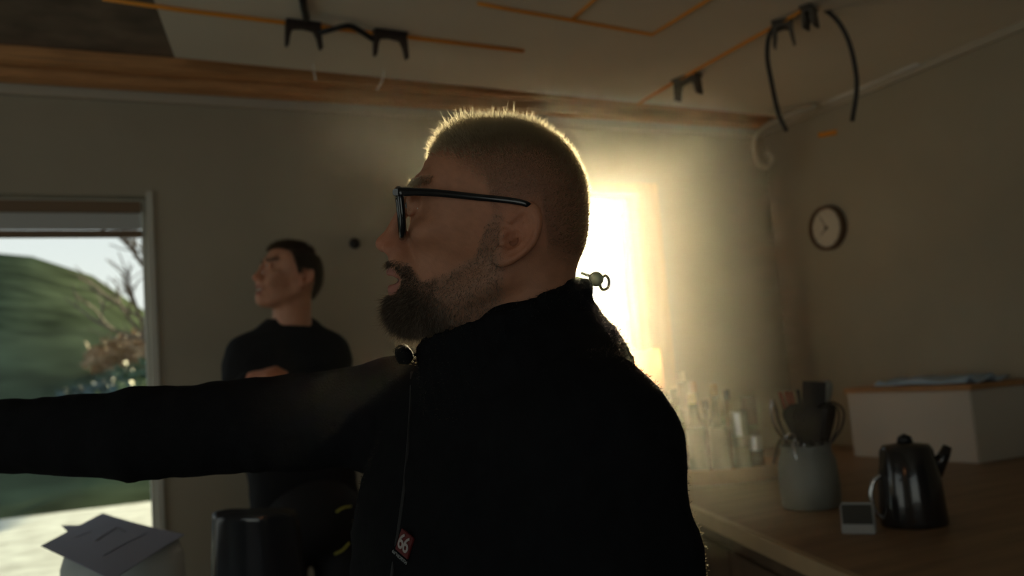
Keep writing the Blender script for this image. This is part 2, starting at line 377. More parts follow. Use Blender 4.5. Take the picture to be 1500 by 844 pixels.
for k in range(nC):
    c = q1.lerp(q0, (k + .5) / nC); ln = (q0 - q1).length / nC
    M = Matrix.Translation((c.x, c.y, .46)) @ Matrix.Rotation(math.atan2(ed.y, ed.x) - math.pi / 2, 4, 'Z')
    b = nb(); box(b, (0, 0, 0), (.02, ln - .008, .78)); b.transform(M); d = wpart('door', b, cab, wb, bevel=.002)
    b = nb(); tube(b, [(-.035, -.08, .33), (-.035, .08, .33)], .005, 8); tube(b, [(-.035, -.07, .33), (-.005, -.07, .33)], .004, 6); tube(b, [(-.035, .07, .33), (-.005, .07, .33)], .004, 6)
    b.transform(M); b.transform(Matrix.Translation(-wb.location)); obj('handle', b, mat('steel', (.55, .55, .55), .25, 1.0), d)

def on_top(px, py, dz=0): q = onplane(px, py, 2, ZT + dz); return q
def dep(p): return (p - CAM_LOC).dot(F)

# tray
tray_w = mat('tray_wood', (.36, .19, .09), .55, noise=.2, nscale=6)
def at_depth(px, d, z):
    lo, hi = 530.0, 900.0
    for _ in range(40):
        m_ = (lo + hi) / 2
        if dep(onplane(px, m_, 2, z)) > d: lo = m_
        else: hi = m_
    return onplane(px, lo, 2, z)
TRC = at_depth(1056, 3.30, ZT)
td = dep(TRC)
tr = thing('serving_tray', 'round brown wooden tray with a looped metal handle holding the bottles', 'tray', TRC, 0)
b = nb(); lathe(b, [(0, .002), (.225, .002), (.235, .006), (.245, .055), (.238, .057), (.228, .018), (0, .014)], 48, sx=1.0, sy=.86); obj('tray_body', b, tray_w, tr, smooth=False)
iron = mat('dark_iron', (.06, .055, .05), .4, .8)
tr.rotation_euler.z = -YAW
for s in (1, -1):
    b = nb(); tube(b, bez([(s * .215, -.055, .03), (s * .235, -.052, .09), (s * .245, -.03, .12), (s * .248, 0, .128), (s * .245, .03, .12), (s * .235, .052, .09), (s * .215, .055, .03)], 24), .005, 8); h = obj('handle', b, iron, tr, smooth=True)
    b = nb(); lathe(b, [(0, -.012), (.012, -.006), (.014, 0), (.012, .006), (0, .012)], 12, (s * .247, 0, .06)); obj('rivet', b, mat('steel', (.55, .55, .55), .25, 1.0), h, smooth=True)

def glass(name, col, rough=.08): return mat(name, col, rough, trans=.75, ior=1.3, spec=.5)
g_green = glass('green_glass', (.07, .11, .015)); g_dark = mat('dark_glass', (.022, .018, .010), .12, coat=.3); g_amber = glass('amber_glass', (.22, .08, .012)); g_clear = glass('clear_glass', (.80, .82, .76)); g_brown = mat('brown_glass', (.05, .028, .012), .12, coat=.3)
lab_w = mat('label_paper', (.27, .23, .17), .7); lab_g = mat('label_green_paper', (.15, .18, .14), .7)
cork = mat('cork', (.42, .26, .13), .8, noise=.2, nscale=60); cap_b = mat('cap_black', (.02, .02, .02), .4); cap_w = mat('cap_cream', (.80, .74, .56), .4); cap_y = mat('cap_gold', (.60, .48, .20), .35, .4); cap_r = mat('cap_dark_red', (.10, .035, .02), .5)
oil = mat('oil_yellow', (.55, .45, .03), .2, trans=.3)
def bottle(px, pytop, pybot, wid, kind, label, gm, cm, lm=None, dz=.0145, ddep=0.0, liquid=None, lab=(.15, .62)):
    "a bottle seen from pytop to pybot (pixels), standing on the tray"
    base = at_depth(px, 3.30 + ddep, ZT + dz); d = dep(base)
    H = 0; 
    for it in range(40):
        H = it * .01
        w_ = base + Vector((0, 0, H)) - CAM_LOC; py = 422 - w_.dot(U) / w_.dot(F) * FPX
        if py <= pytop: break
    r = wid / 2 * d / FPX
    t = thing('bottle' if kind != 'jar' else 'jar', label, 'bottle' if kind != 'jar' else 'jar', base, -YAW, 'bottles and jars on the tray')
    if kind == 'tall': prof = [(0, 0), (r * .92, 0), (r, .01), (r, H * .62), (r * .85, H * .68), (r * .40, H * .76), (r * .36, H * .90)]; cr, c0, c1 = r * .42, H * .90, H
    elif kind == 'cone': prof = [(0, 0), (r * .92, 0), (r, .01), (r * .95, H * .35), (r * .6, H * .65), (r * .33, H * .8), (r * .30, H * .85)]; cr, c0, c1 = r * .36, H * .82, H
    elif kind == 'jar': prof = [(0, 0), (r * .92, 0), (r, .008), (r, H * .55), (r * .85, H * .62), (r * .82, H * .66)]; cr, c0, c1 = r * .92, H * .62, H
    else: prof = [(0, 0), (r * .92, 0), (r, .01), (r, H * .50), (r * .88, H * .58), (r * .42, H * .68), (r * .38, H * .88)]; cr, c0, c1 = r * .45, H * .88, H
    b = nb(); lathe(b, prof + [(0, prof[-1][1])], 20); obj('glass_body', b, gm, t, smooth=True)
    b = nb(); lathe(b, [(0, c0), (cr, c0), (cr, c1 - .003), (cr * .9, c1), (0, c1)], 16); obj('cap', b, cm, t, smooth=False)
    if lm: 
        b = nb(); 
        rr = r * 1.015; z0, z1 = H * lab[0], H * lab[1] * .9
        a0, a1 = -math.pi / 2 - 1.15, -math.pi / 2 + 1.15; nn = 12; ra = [b.verts.new((rr * math.cos(a0 + (a1 - a0) * k / nn), rr * math.sin(a0 + (a1 - a0) * k / nn), z0)) for k in range(nn + 1)]; rb = [b.verts.new((v.co.x, v.co.y, z1)) for v in ra]
        for k in range(nn): b.faces.new((ra[k], ra[k + 1], rb[k + 1], rb[k]))
        obj('paper_label', b, lm, t, smooth=True)
    return t
BOT = [
 (1011, 540, 664, 26, 'tall', 'tallest clear pale bottle with a cream cap at the left of the tray', g_clear, cap_w, lab_w, .12, (.40, .70)),
 (998, 571, 668, 36, 'cone', 'squat yellow-green oil bottle with a black cap next to the jacketed shoulder', g_green, cap_b, None, .0, None),
 (1028, 561, 670, 22, 'slim', 'slim brown-capped bottle right behind the green bottle with the gold cap', g_brown, cork, None, .05, None),
 (1025, 580, 682, 30, 'slim', 'dark green bottle with gold cap and two pale green labels', g_green, cap_y, lab_g, -.07, (.06, .66)),
 (1058, 563, 684, 28, 'slim', 'dark bottle with brown cap and one tall cream label, front centre of the tray', g_dark, cork, lab_w, -.10, (.04, .60)),
 (1075, 574, 674, 24, 'slim', 'amber-necked dark bottle just right of the one with the tall cream label', g_amber, cap_b, None, .04, None),
 (1043, 588, 672, 24, 'slim', 'short dark bottle wedged between the gold-capped and cream-labelled bottles', g_dark, cap_b, None, -.02, None),
 (1090, 606, 684, 24, 'jar', 'small clear jar with a white label in front of the dark-red-topped bottle', g_clear, mat('cap_silver', (.6, .6, .58), .3, .9), lab_w, -.07, (.06, .5)),
 (1107, 584, 676, 25, 'jar', 'bottle with a wide dark red wrapped top near the right end of the tray', g_clear, cap_r, None, .02, None),
 (1112, 640, 684, 20, 'jar', 'small amber spice jar beside the tray handle', g_amber, mat('cap_silver', (.6, .6, .58), .3, .9), None, -.08, None),
 (989, 578, 664, 24, 'slim', 'clear bottle half hidden by the jacketed shoulder, furthest left on the tray', g_clear, cap_b, None, .085, None),
]
for px, pt, pb, wd, kd, lb, gm_, cm_, lm_, dd, lab in BOT: bottle(px, pt, pb, wd, kd, lb, gm_, cm_, lm_, ddep=dd, lab=lab or (.15, .6))

# utensil jar
JB = on_top(1190, 748); JD = dep(JB); js = JD / FPX
jr, JH = 43 * js, 92 * js
v = (JB - CAM_LOC).normalized(); JB = JB + Vector((v.x, v.y, 0)) * jr * .8
jt = thing('utensil_jar', 'grey stoneware jar packed with kitchen utensils at the right of the tray', 'jar', JB, -YAW)
b = nb(); lathe(b, [(0, 0), (jr * .93, 0), (jr, .008), (jr * 1.02, JH * .35), (jr * .98, JH * .75), (jr * .86, JH * .90), (jr * .84, JH * .95), (jr * .90, JH), (jr * .80, JH * 1.005), (jr * .74, JH * .93), (jr * .85, JH * .7), (jr * .88, .015), (0, .012)], 40)
obj('jar_body', b, mat('stoneware', (.21, .22, .20), .45, noise=.12, nscale=6, bump=.1), jt, smooth=True)
rE = Vector((math.cos(-YAW), math.sin(-YAW), 0)); fE = Vector((math.sin(YAW), math.cos(YAW), 0))
def J(px, py, off=0.0):
    "point in the jar's vertical plane facing the camera, off metres further back"
    d = dep(JB) + off; return P(px, py, d)
def utensil(name, label, parts_):
    root = thing(name, label, 'utensil', JB + Vector((0, 0, .02)), 0, 'utensils standing in the stoneware jar')
    for pn, bm_, m_ in parts_:
        bm_.transform(Matrix.Translation(-root.location)); obj(pn, bm_, m_, root, smooth=(pn != 'blade'))
dk = mat('dark_utensil', (.035, .028, .022), .45); wd_ = mat('red_wood', (.22, .07, .035), .55); stl = MATS['steel']
def tb(pts, r, n=8, **k): b = nb(); tube(b, pts, r, n, **k); return b
FOOT = lambda dx=0, off=0: JB + Vector((0, 0, .03)) + rE * dx * js + fE * off
def slab(p0, p1, w0, w1, th, n=10, bend=0.0, sq=False):
    "rounded flat paddle between two points"
    p0, p1 = Vector(p0), Vector(p1); ax = (p1 - p0).normalized(); L_ = (p1 - p0).length; x = (rE - ax * rE.dot(ax)).normalized(); y = ax.cross(x)
    ol = []
    for k in range(n + 1):
        t_ = k / n; e = 1.0 if sq else (1 - max(0, (t_ - .8) / .2) ** 2) ** .5; ol.append((t_, (w0 + (w1 - w0) * min(1, t_ * 1.4)) * max(e, .25) / 2))
    b = nb(); vs_ = []
    for t_, w in ol:
        c = p0 + ax * L_ * t_ + y * bend * t_ * t_
        vs_.append([b.verts.new(c + x * w * sx_ + y * th * sy_) for sx_, sy_ in ((-1, -.5), (1, -.5), (1, .5), (-1, .5))])
    for a, c in zip(vs_, vs_[1:]):
        for k in range(4): b.faces.new((a[k], a[(k + 1) % 4], c[(k + 1) % 4], c[k]))
    b.faces.new(vs_[0][::-1]); b.faces.new(vs_[-1]); return b
utensil('turner', 'broad black square-ended turner, tallest in the jar', [('handle', tb([FOOT(0), J(1191, 640)], .006), dk), ('blade', slab(J(1190, 640), J(1193, 559), 30 * js, 35 * js, .004, 8, sq=True), dk)])
utensil('spoon', 'pale metal spoon behind the black turner', [('handle', tb([FOOT(12, .02), J(1203, 610, .02)], .004), stl), ('bowl', slab(J(1204, 612, .02), J(1212, 557, .02), 10 * js, 20 * js, .004), mat('pale_metal', (.62, .66, .62), .3, .6))])
for k, (x0, x1, yt, m_, lb) in enumerate(((1174, 1142, 574, wd_, 'reddish wooden handle, leftmost of the upright handles'), (1178, 1151, 573, wd_, 'reddish wooden handle, second from the left'), (1182, 1158, 573, wd_, 'reddish handle just left of the black ones'), (1186, 1168, 571, dk, 'thin dark handle leaning next to the black turner'))):
    utensil('knife', lb + ' in the utensil jar', [('handle', tb([J(x1 + (x0 - x1) * .45, yt + 45, -.01 * k + .02), J(x1, yt, -.01 * k + .02)], .0075, flat=(1, .7)), m_), ('shank', tb([FOOT(x0 - 1190, .01), J(x1 + (x0 - x1) * .45, yt + 45, -.01 * k + .02)], .004), stl)])
utensil('spatula', 'wide black slotted spatula filling the left of the jar', [('handle', tb([FOOT(-6, -.02), J(1172, 640, -.02)], .005), dk), ('blade', slab(J(1174, 645, -.02), J(1163, 592, -.02), 20 * js, 40 * js, .004), dk)])
utensil('spatula', 'black rounded spatula in the middle of the jar below the turner', [('handle', tb([FOOT(3, -.03), J(1188, 645, -.03)], .005), dk), ('blade', slab(J(1188, 650, -.03), J(1184, 595, -.03), 24 * js, 44 * js, .004), dk)])
utensil('ladle', 'dark ladle leaning right beside the wire loop', [('handle', tb([FOOT(10, -.01), J(1206, 640, -.01)], .005), dk), ('bowl', slab(J(1206, 645, -.01), J(1212, 590, -.01), 16 * js, 26 * js, .014), dk)])
utensil('whisk', 'looped dark whisk standing at the right side of the jar', [('handle', tb([FOOT(12, .0), J(1214, 652)], .006), dk), ('loop', tb(bez([J(1213, 655), J(1232, 628), J(1236, 605), J(1228, 593), J(1215, 590), J(1210, 605), J(1211, 640), J(1213, 655)], 40), .0032, 6), dk), ('loop', tb(bez([J(1213, 655), J(1226, 628, .02), J(1229, 606, .02), J(1223, 595, .02), J(1215, 596, .02), J(1213, 612, .02), J(1213, 655)], 36), .0025, 6), dk)])
utensil('tongs', 'long chrome tongs bowed out at the left side of the jar', [('arm', tb(bez([FOOT(-14), J(1164, 652), J(1146, 640), J(1133, 620), J(1129, 598), J(1131, 588)], 30), .004, 8, flat=(1.5, .8)), stl), ('arm', tb(bez([FOOT(-10, .02), J(1166, 648, .02), J(1152, 640, .02), J(1142, 620, .02), J(1137, 600, .02), J(1132, 588, .02)], 30), .004, 8, flat=(1.5, .8)), dk), ('tip', tb([J(1129, 590), J(1133, 586)], .006), stl)])
utensil('egg_slicer', 'small chrome ball-ended tool at the jar rim', [('shank', tb([FOOT(-12, -.03), J(1160, 645, -.05)], .003), stl), ('ring', tb([J(1158 + 7 * math.cos(a), 642 + 7 * math.sin(a), -.05) for a in [k * math.pi / 8 for k in range(17)]], .003, 6), stl)])

# timer standing on the worktop
TB = on_top(1258, 783)
ts = dep(TB) / FPX
tm = thing('kitchen_timer', 'small pale grey timer with a dark display, leaning beside the stoneware jar', 'timer', TB, -YAW - .5)
w_, h_ = 47 * ts, 45 * ts; tilt = Matrix.Rotation(-.12, 4, 'X')
def tpart(name, bm, m, **k): bm.transform(tilt); return obj(name, bm, m, tm, **k)
tpart('case', bx((-w_ / 2, 0, 0), (w_ / 2, .022, h_)), mat('timer_case', (.34, .35, .34), .45), bevel=.004)
tpart('display', bx((-w_ / 2 + .004, -.002, h_ * .32), (w_ / 2 - .004, .002, h_ - .004)), mat('display_dark', (.035, .035, .03), .25), bevel=.001)
tpart('front_strip', bx((-w_ / 2, -.003, .001), (w_ / 2, .003, h_ * .29)), mat('timer_strip', (.34, .35, .34), .45), bevel=.002)

# black kettle with a chrome handle ring, at the right edge of the picture
KB = on_top(1340, 768); ks = dep(KB) / FPX
kt = thing('kettle', 'black kettle with a chrome handle at the right end of the worktop', 'kettle', KB, -YAW)
kr, kh = 46 * ks, 120 * ks
b = nb(); lathe(b, [(0, 0), (kr, 0), (kr * 1.02, .01), (kr * .95, kh * .5), (kr * .8, kh * .9), (kr * .7, kh * .96), (0, kh)], 36); obj('body', b, mat('kettle_black', (.02, .018, .018), .2, coat=.5), kt, smooth=True)
b = nb(); lathe(b, [(0, kh * .99), (kr * .25, kh * .99), (kr * .2, kh * 1.06), (0, kh * 1.1)], 20); obj('lid_knob', b, black_pl, kt, smooth=True)
b = nb(); tube(b, bez([(-kr * .9, 0, kh * .62), (-kr * 1.15, 0, kh * .55), (-kr * 1.28, 0, kh * .38), (-kr * 1.2, 0, kh * .18), (-kr * .98, 0, kh * .10)], 24), .006, 8); obj('handle', b, MATS['steel'], kt, smooth=True)
b = nb(); tube(b, [(kr * .8, 0, kh * .6), (kr * 1.2, 0, kh * .8), (kr * 1.35, 0, kh * .9)], [.022, .014, .011], 12); obj('spout', b, MATS['kettle_black'], kt, smooth=True)

# white cupboard with a wooden top standing against the right wall, cloth on it
bq = onplane(1250, 652, 2, ZT); bq2 = Vector((XR - .30, bq.y, ZT))
cbx = thing('bread_box', 'white box with a thin wooden lid against the right wall', 'box', (XR - .165, 2.54, ZT))
hb = .28
b0 = onplane(1250, 647, 2, ZT)
obj('box_body', bx((-.15, -.33, 0), (.15, .25, hb - .02)), mat('box_white', (.60, .55, .47), .6), cbx, bevel=.004)
obj('lid', bx((-.157, -.34, hb - .02), (.156, .26, hb)), mat('lid_wood', (.46, .24, .10), .55, noise=.15), cbx, bevel=.002)
b = nb()
gr = [[b.verts.new((-.13 + .24 * i / 8, -.3 + .42 * j / 10, hb + .012 + .012 * math.sin(i * 1.7) * math.cos(j * 1.1) + .012 * (i % 2))) for j in range(11)] for i in range(9)]
for i in range(8):
    for j in range(10): b.faces.new((gr[i][j], gr[i + 1][j], gr[i + 1][j + 1], gr[i][j + 1]))
bmesh.ops.recalc_face_normals(b, faces=b.faces); bmesh.ops.solidify(b, geom=b.faces[:], thickness=.008)
b.transform(Matrix.Translation(cbx.location)); tag(obj('folded_cloth', b, mat('cloth_blue', (.42, .55, .68), .8), smooth=True, loc=cbx.location), 'light blue cloth lying on the white box by the right wall', 'cloth')

# table lamp by the window
LB = P(949, 570, 3.62); LBz = Vector((LB.x, LB.y, ZT)); ls = 3.62 / FPX
lp = thing('table_lamp', 'table lamp with a cream drum shade in front of the right window', 'lamp', LBz)
zb = LB.z - ZT; sh_h = 57 * ls; sr = 23.5 * ls
b = nb(); lathe(b, [(sr * 1.06, zb - .004), (sr * .93, zb + sh_h), (sr * .91, zb + sh_h), (sr * 1.04, zb - .004), (sr * 1.06, zb - .004)], 36); obj('lamp_shade', b, mat('shade_fabric', (.80, .62, .42), .8, trans=.0, emit=.0, sub=0), lp, smooth=False)
b = nb(); lathe(b, [(0, 0), (.055, 0), (.055, .012), (.015, .02), (.02, .06), (.03, .10), (.018, .16), (.008, .2), (.008, zb + .03), (0, zb + .03)], 24); obj('base', b, mat('lamp_base', (.45, .36, .25), .5), lp, smooth=True)
b = nb(); lathe(b, [(0, zb + .02), (.012, zb + .03), (.028, zb + .07), (.02, zb + .1), (0, zb + .108)], 16); obj('bulb', b, mat('bulb_glow', (1, .72, .4), .4, emit=3.0), lp, smooth=True)
m = MATS['shade_fabric']; t_ = m.node_tree; bs = t_.nodes['Principled BSDF']; tl = N(t_, 'ShaderNodeBsdfTranslucent'); tl.inputs[0].default_value = (.85, .58, .33, 1); ms = N(t_, 'ShaderNodeMixShader'); ms.inputs[0].default_value = .5
t_.links.new(bs.outputs[0], ms.inputs[1]); t_.links.new(tl.outputs[0], ms.inputs[2]); t_.links.new(ms.outputs[0], t_.nodes['Material Output'].inputs[0])
ll = bpy.data.lights.new('lamp_bulb_light', 'POINT'); ll.energy = 1.6; ll.color = (1, .68, .36); ll.shadow_soft_size = .02
lo = bpy.data.objects.new('lamp_bulb_light', ll); COL.objects.link(lo); lo.parent = lp; lo.location = (0, 0, zb + .14)

# ---------------------------------------------------------------- clock, wall hook
CK = onplane(1216, 334, 0, XR); cs = dep(CK) / FPX
ck = thing('wall_clock', 'round white wall clock with a brown rim on the right wall', 'clock', CK, 0)
RX = Matrix.Rotation(-math.pi / 2, 4, 'Y')
crr = 30 * cs * 1.08
def cpart(name, bm, m, **k): bm.transform(RX); return obj(name, bm, m, ck, **k)
b = nb(); lathe(b, [(0, 0), (crr, 0), (crr * 1.02, .02), (crr, .034), (crr * .9, .034), (crr * .87, .02), (0, .02)], 48); cpart('rim', b, mat('clock_rim', (.13, .075, .04), .5))
b = nb(); lathe(b, [(0, .0205), (crr * .86, .0205), (crr * .86, .022), (0, .022)], 48); cpart('dial', b, mat('clock_face', (.66, .60, .50), .5))
for k in range(12):
    a = k * math.pi / 6; b = nb(); box(b, (math.cos(a) * crr * .76, math.sin(a) * crr * .76, .0226), (crr * .1, crr * .02, .001), Matrix.Rotation(a, 3, 'Z')); cpart('hour_mark', b, MATS['clock_rim'])
for a, l_, w2_ in ((2.2, .45, .05), (.5, .62, .035)):
    b = nb(); box(b, (math.cos(a) * crr * l_ / 2, math.sin(a) * crr * l_ / 2, .025), (crr * l_, crr * w2_, .001), Matrix.Rotation(a, 3, 'Z')); cpart('hand', b, MATS['clock_rim'])
b = nb(); lathe(b, [(0, .024), (crr * .09, .024), (crr * .07, .029), (0, .03)], 16); cpart('hub', b, MATS['clock_rim'])
HK = onplane(519, 357, 1, YB)
b = nb(); lathe(b, [(0, 0), (.021, 0), (.022, .004), (.02, .012), (.0, .015)], 28); b.transform(Matrix.Rotation(math.pi / 2, 4, 'X')); b.transform(Matrix.Translation(HK))
tag(obj('wall_stud', b, mat('knob_black', (.02, .018, .016), .6), smooth=True, loc=HK), 'small round black knob on the bare back wall', 'knob')

# ---------------------------------------------------------------- ceiling cables, brackets, hoop, strings
def cable(name, pxs, r, m, label, cat, group=None, z=None):
    pts = [onplane(x, y, 2, ZC - r if z is None else z) for x, y in pxs]; b = nb(); tube(b, pts, r, 8)
    o = obj(name, b, m, smooth=True, loc=pts[0]); tag(o, label, cat, group)
cable('orange_cable', [(150, -2), (265, 15), (430, 35), (600, 55), (767, 75)], .0065, orange_pl, 'long orange cable running left over the two linked black brackets', 'cable')
cable('orange_cable', [(700, 5), (735, 12), (838, 30), (955, 51), (1010, 17), (1060, -14)], .0055, orange_pl, 'orange cable bending back at the top centre of the ceiling', 'cable')
cable('orange_cable', [(838, 29), (858, 11), (880, -8)], .005, orange_pl, 'short orange branch cable rising from the bent one', 'cable')
cable('orange_cable', [(935, 152), (985, 122), (1050, 86), (1130, 41), (1185, 10)], .006, orange_pl, 'orange cable running right through the far single bracket to the hoop', 'cable')
brm = mat('bracket_dark', (.035, .022, .018), .5)
def bracket(x0, y0, x1, y1, leg, m, label, w=.012, group='ceiling brackets'):
    a = onplane(x0, y0, 2, ZC - .002); c = onplane(x1, y1, 2, ZC - .002); ax = (c - a).normalized(); W_ = (c - a).length; h = leg * dep(a) / FPX
    t = thing('ceiling_bracket', label, 'bracket', a, math.atan2(ax.y, ax.x), group)
    ol = [(0, 0), (W_, 0), (W_ + .004, -h), (W_ - .004, -h * 1.03), (W_ - .012, -h * .55), (W_ * .80, -h * .30), (W_ * .5, -h * .24), (W_ * .2, -h * .30), (.012, -h * .55), (.004, -h * 1.03), (-.004, -h)]
    b = nb(); prism(b, ol, -w, w, Matrix.Rotation(math.pi / 2, 4, 'X')); obj('hooked_plate', b, m, t, bevel=.001)
    b = nb(); box(b, (W_ / 2, 0, -.004), (W_ * 1.02, w * 3.2, .008)); obj('base_plate', b, m, t)
    return t
bracket(418, 30, 468, 36, 38, brm, 'dark two-legged bracket at the left end of the black strap')
bracket(547, 44, 594, 50, 38, brm, 'dark two-legged bracket at the right end of the black strap')
brg = mat('bracket_grey', (.10, .085, .065), .6)
bracket(990, 119, 1022, 107, 30, brg, 'small grey-brown bracket on the far ceiling left of the hoop', w=.02)
bracket(1131, 36, 1160, 30, 34, brg, 'brown bracket at the left end of the black hoop', w=.025)
bracket(1177, 14, 1192, 9, 30, brg, 'brown bracket at the top of the black hoop near the picture edge', w=.025)
def Cz(px, py, hang): return onplane(px, py, 2, ZC - hang)
b = nb(); tube(b, bez([Cz(468, 48, .035), Cz(490, 42, .03), Cz(512, 38, .02), Cz(530, 47, .03), Cz(547, 58, .045)], 20), .011, 8, flat=(1, .7))
tag(obj('rubber_strap', b, black_pl, smooth=True, loc=Cz(512, 40, .02)), 'black strap slung between the two left ceiling brackets', 'strap')
b = nb(); tube(b, [Cz(449, 28, .015), Cz(445, 12, .012), Cz(442, -10, .012)], .011, 8)
tag(obj('rubber_strap', b, black_pl, smooth=True, loc=Cz(445, 12, .012)), 'short black strap leading up from the leftmost bracket', 'strap')
hd = dep(Cz(1150, 35, .02)); hp = [(1152, 192), (1140, 165), (1130, 120), (1124, 85), (1126, 55), (1136, 38), (1160, 22), (1190, 10), (1208, 14), (1228, 32), (1243, 60), (1252, 95), (1255, 130), (1248, 178)]
b = nb(); tube(b, bez([P(x, y, hd + .04 * math.sin(i * .5)) for i, (x, y) in enumerate(hp)], 80), .008, 8)
tag(obj('cable_hoop', b, mat('hoop_rubber', (.035, .03, .025), .5), smooth=True, loc=P(1190, 10, hd)), 'thick black cable hanging from the ceiling in an open hoop', 'cable')
st = mat('string_white', (.85, .80, .70), .7)
for pts_, lb in (([(459, 94), (460, 105), (463, 118)], 'short pale string hanging by the ceiling battens, left one'), ([(563, 103), (560, 118), (552, 132)], 'pale curved string hanging by the ceiling battens, right one')):
    top = onplane(pts_[0][0], pts_[0][1], 2, ZC); d = dep(top); b = nb(); tube(b, bez([P(x, y, d) for x, y in pts_], 8), .0028, 6)
    tag(obj('string', b, st, smooth=True, loc=top), lb, 'string')
# white conduit along the right wall bending down into a loose end
cd_pts = []
for x, y in ((1345, 90), (1303, 106), (1250, 130), (1205, 151)):
    q = onplane(x, y, 0, XR - .035); cd_pts.append(q)
d = dep(cd_pts[-1])
b = nb(); tube(b, cd_pts, .017, 10)
wc = mat('conduit_white', (.92, .90, .84), .35)
tag(obj('wall_conduit', b, wc, smooth=True, loc=cd_pts[1]), 'straight white conduit high along the right wall', 'conduit')
b = nb(); pp = [(1196, 156, 0), (1172, 163, 0), (1150, 172, .02), (1125, 184, .02), (1108, 200, .0), (1104, 218, 0), (1110, 238, 0), (1124, 244, 0), (1132, 232, 0), (1122, 222, 0)]
pp = bez([P(x, y, d - .05 + o_) for x, y, o_ in pp], 60)
tube(b, pp, [.014 + .003 * (i % 2) for i in range(len(pp))], 10)
tag(obj('flexible_duct', b, mat('duct_pale', (.50, .45, .35), .7), smooth=True, loc=pp[0]), 'pale ribbed flexible duct drooping into a curl beside the right wall', 'duct')
q = onplane(1212, 196, 0, XR - .004); b = nb(); box(b, q, (.008, .11, .022), Matrix.Rotation(.15, 3, 'X'))
tag(obj('orange_tape', b, orange_pl, loc=q), 'short strip of orange tape on the right wall above the clock', 'tape')

# ---------------------------------------------------------------- left foreground: table, white tub, plans; stool
TUB = P(190, 845, 1.75); 
tubr = .115; TZ = P(215, 795, 1.75).z
TUB = P(180, 795, 1.80)
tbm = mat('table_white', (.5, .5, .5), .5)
tbl = thing('side_table', 'pale table at the lower left corner carrying the white tub', 'table', (TUB.x - .25, TUB.y - .1, 0))
obj('tabletop', bx((-.5, -.4, .715), (.5, .4, .745)), tbm, tbl, bevel=.004)
for sx_ in (-1, 1):
    for sy_ in (-1, 1): b = nb(); tube(b, [(sx_ * .45, sy_ * .35, 0), (sx_ * .44, sy_ * .34, .715)], [.015, .022], 10); obj('leg', b, tbm, tbl, smooth=True)
b = nb(); hT = TUB.z - .745
lathe(b, [(0, 0), (tubr * .86, 0), (tubr * .93, .02), (tubr * 1.02, hT * .6), (tubr * 1.0, hT * .9), (tubr * .9, hT), (0, hT)], 40); b.transform(Matrix.Translation((TUB.x, TUB.y, .745)))
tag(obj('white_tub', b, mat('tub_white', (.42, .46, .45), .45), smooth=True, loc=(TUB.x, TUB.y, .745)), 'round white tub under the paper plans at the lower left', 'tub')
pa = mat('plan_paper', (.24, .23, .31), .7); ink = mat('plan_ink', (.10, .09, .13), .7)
def sheet(cs_, z, label, lines):
    q = [onplane(x, y, 2, z) for x, y in cs_]; c = sum(q, Vector()) / 4
    t = thing('plan_sheet', label, 'paper', c, 0, 'paper plans on the white tub')
    def uv(u, v, dz=0): return (q[0] * (1 - u) * (1 - v) + q[1] * u * (1 - v) + q[2] * u * v + q[3] * (1 - u) * v) - c + Vector((0, 0, .004 * math.sin(u * 4) * math.sin(v * 3) + dz))
    b = nb(); n = 8; g = [[[b.verts.new(uv(i / n, j / n, s * .0006)) for j in range(n + 1)] for i in range(n + 1)] for s in (-1, 1)]
    for s in (0, 1):
        for i in range(n):
            for j in range(n): b.faces.new((g[s][i][j], g[s][i + 1][j], g[s][i + 1][j + 1], g[s][i][j + 1]))
    for i in range(n):
        for (a0, a1) in (((i, 0), (i + 1, 0)), ((i, n), (i + 1, n)), ((0, i), (0, i + 1)), ((n, i), (n, i + 1))):
            b.faces.new((g[0][a0[0]][a0[1]], g[0][a1[0]][a1[1]], g[1][a1[0]][a1[1]], g[1][a0[0]][a0[1]]))
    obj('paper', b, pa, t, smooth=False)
    for (u0, v0, u1, v1, w) in lines:
        b = nb(); a, e = Vector(uv(u0, v0, .0011)), Vector(uv(u1, v1, .0011)); m5 = [Vector(uv(u0 + (u1 - u0) * k / 4, v0 + (v1 - v0) * k / 4, .0013)) for k in range(5)]
        tube(b, m5, w, 4, flat=(1, .25)); obj('drawn_line', b, ink, t)
ZP = TUB.z + .006
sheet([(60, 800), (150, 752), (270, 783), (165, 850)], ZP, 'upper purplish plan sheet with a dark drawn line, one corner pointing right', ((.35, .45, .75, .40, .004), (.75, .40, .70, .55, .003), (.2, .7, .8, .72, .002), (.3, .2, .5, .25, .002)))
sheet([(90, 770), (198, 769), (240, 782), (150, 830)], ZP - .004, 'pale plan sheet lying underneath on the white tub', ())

# stool
SB = P(374, 742, 2.30)
st_m = mat('stool_shell', (.018, .020, .026), .16, coat=.6)
sn = thing('bar_stool', 'glossy black high-backed stool in front of the man in the dark sweater', 'stool', (SB.x, SB.y, 0), -YAW + .28)
wS = .10 ; topz = SB.z
b = nb(); nU, nV = 14, 12; gf = []; gb_ = []
for j in range(nV + 1):
    v = j / nV; z = topz - .40 * (1 - v); ww = .105 + .028 * (1 - v)
    rf, rb_ = [], []
    for i in range(nU + 1):
        u = -1 + 2 * i / nU; x = ww * u; yy = -.03 * (1 - u * u) - .02 * v; zz = z - (.012 * abs(u) ** 4 * (v == 1)) - .01 * u * (v > .9)
        rf.append(b.verts.new((x, yy, zz))); rb_.append(b.verts.new((x * .98, yy + .016, zz)))
    gf.append(rf); gb_.append(rb_)
for g_ in (gf, gb_):
    for j in range(nV):
        for i in range(nU): b.faces.new((g_[j][i], g_[j][i + 1], g_[j + 1][i + 1], g_[j + 1][i]))
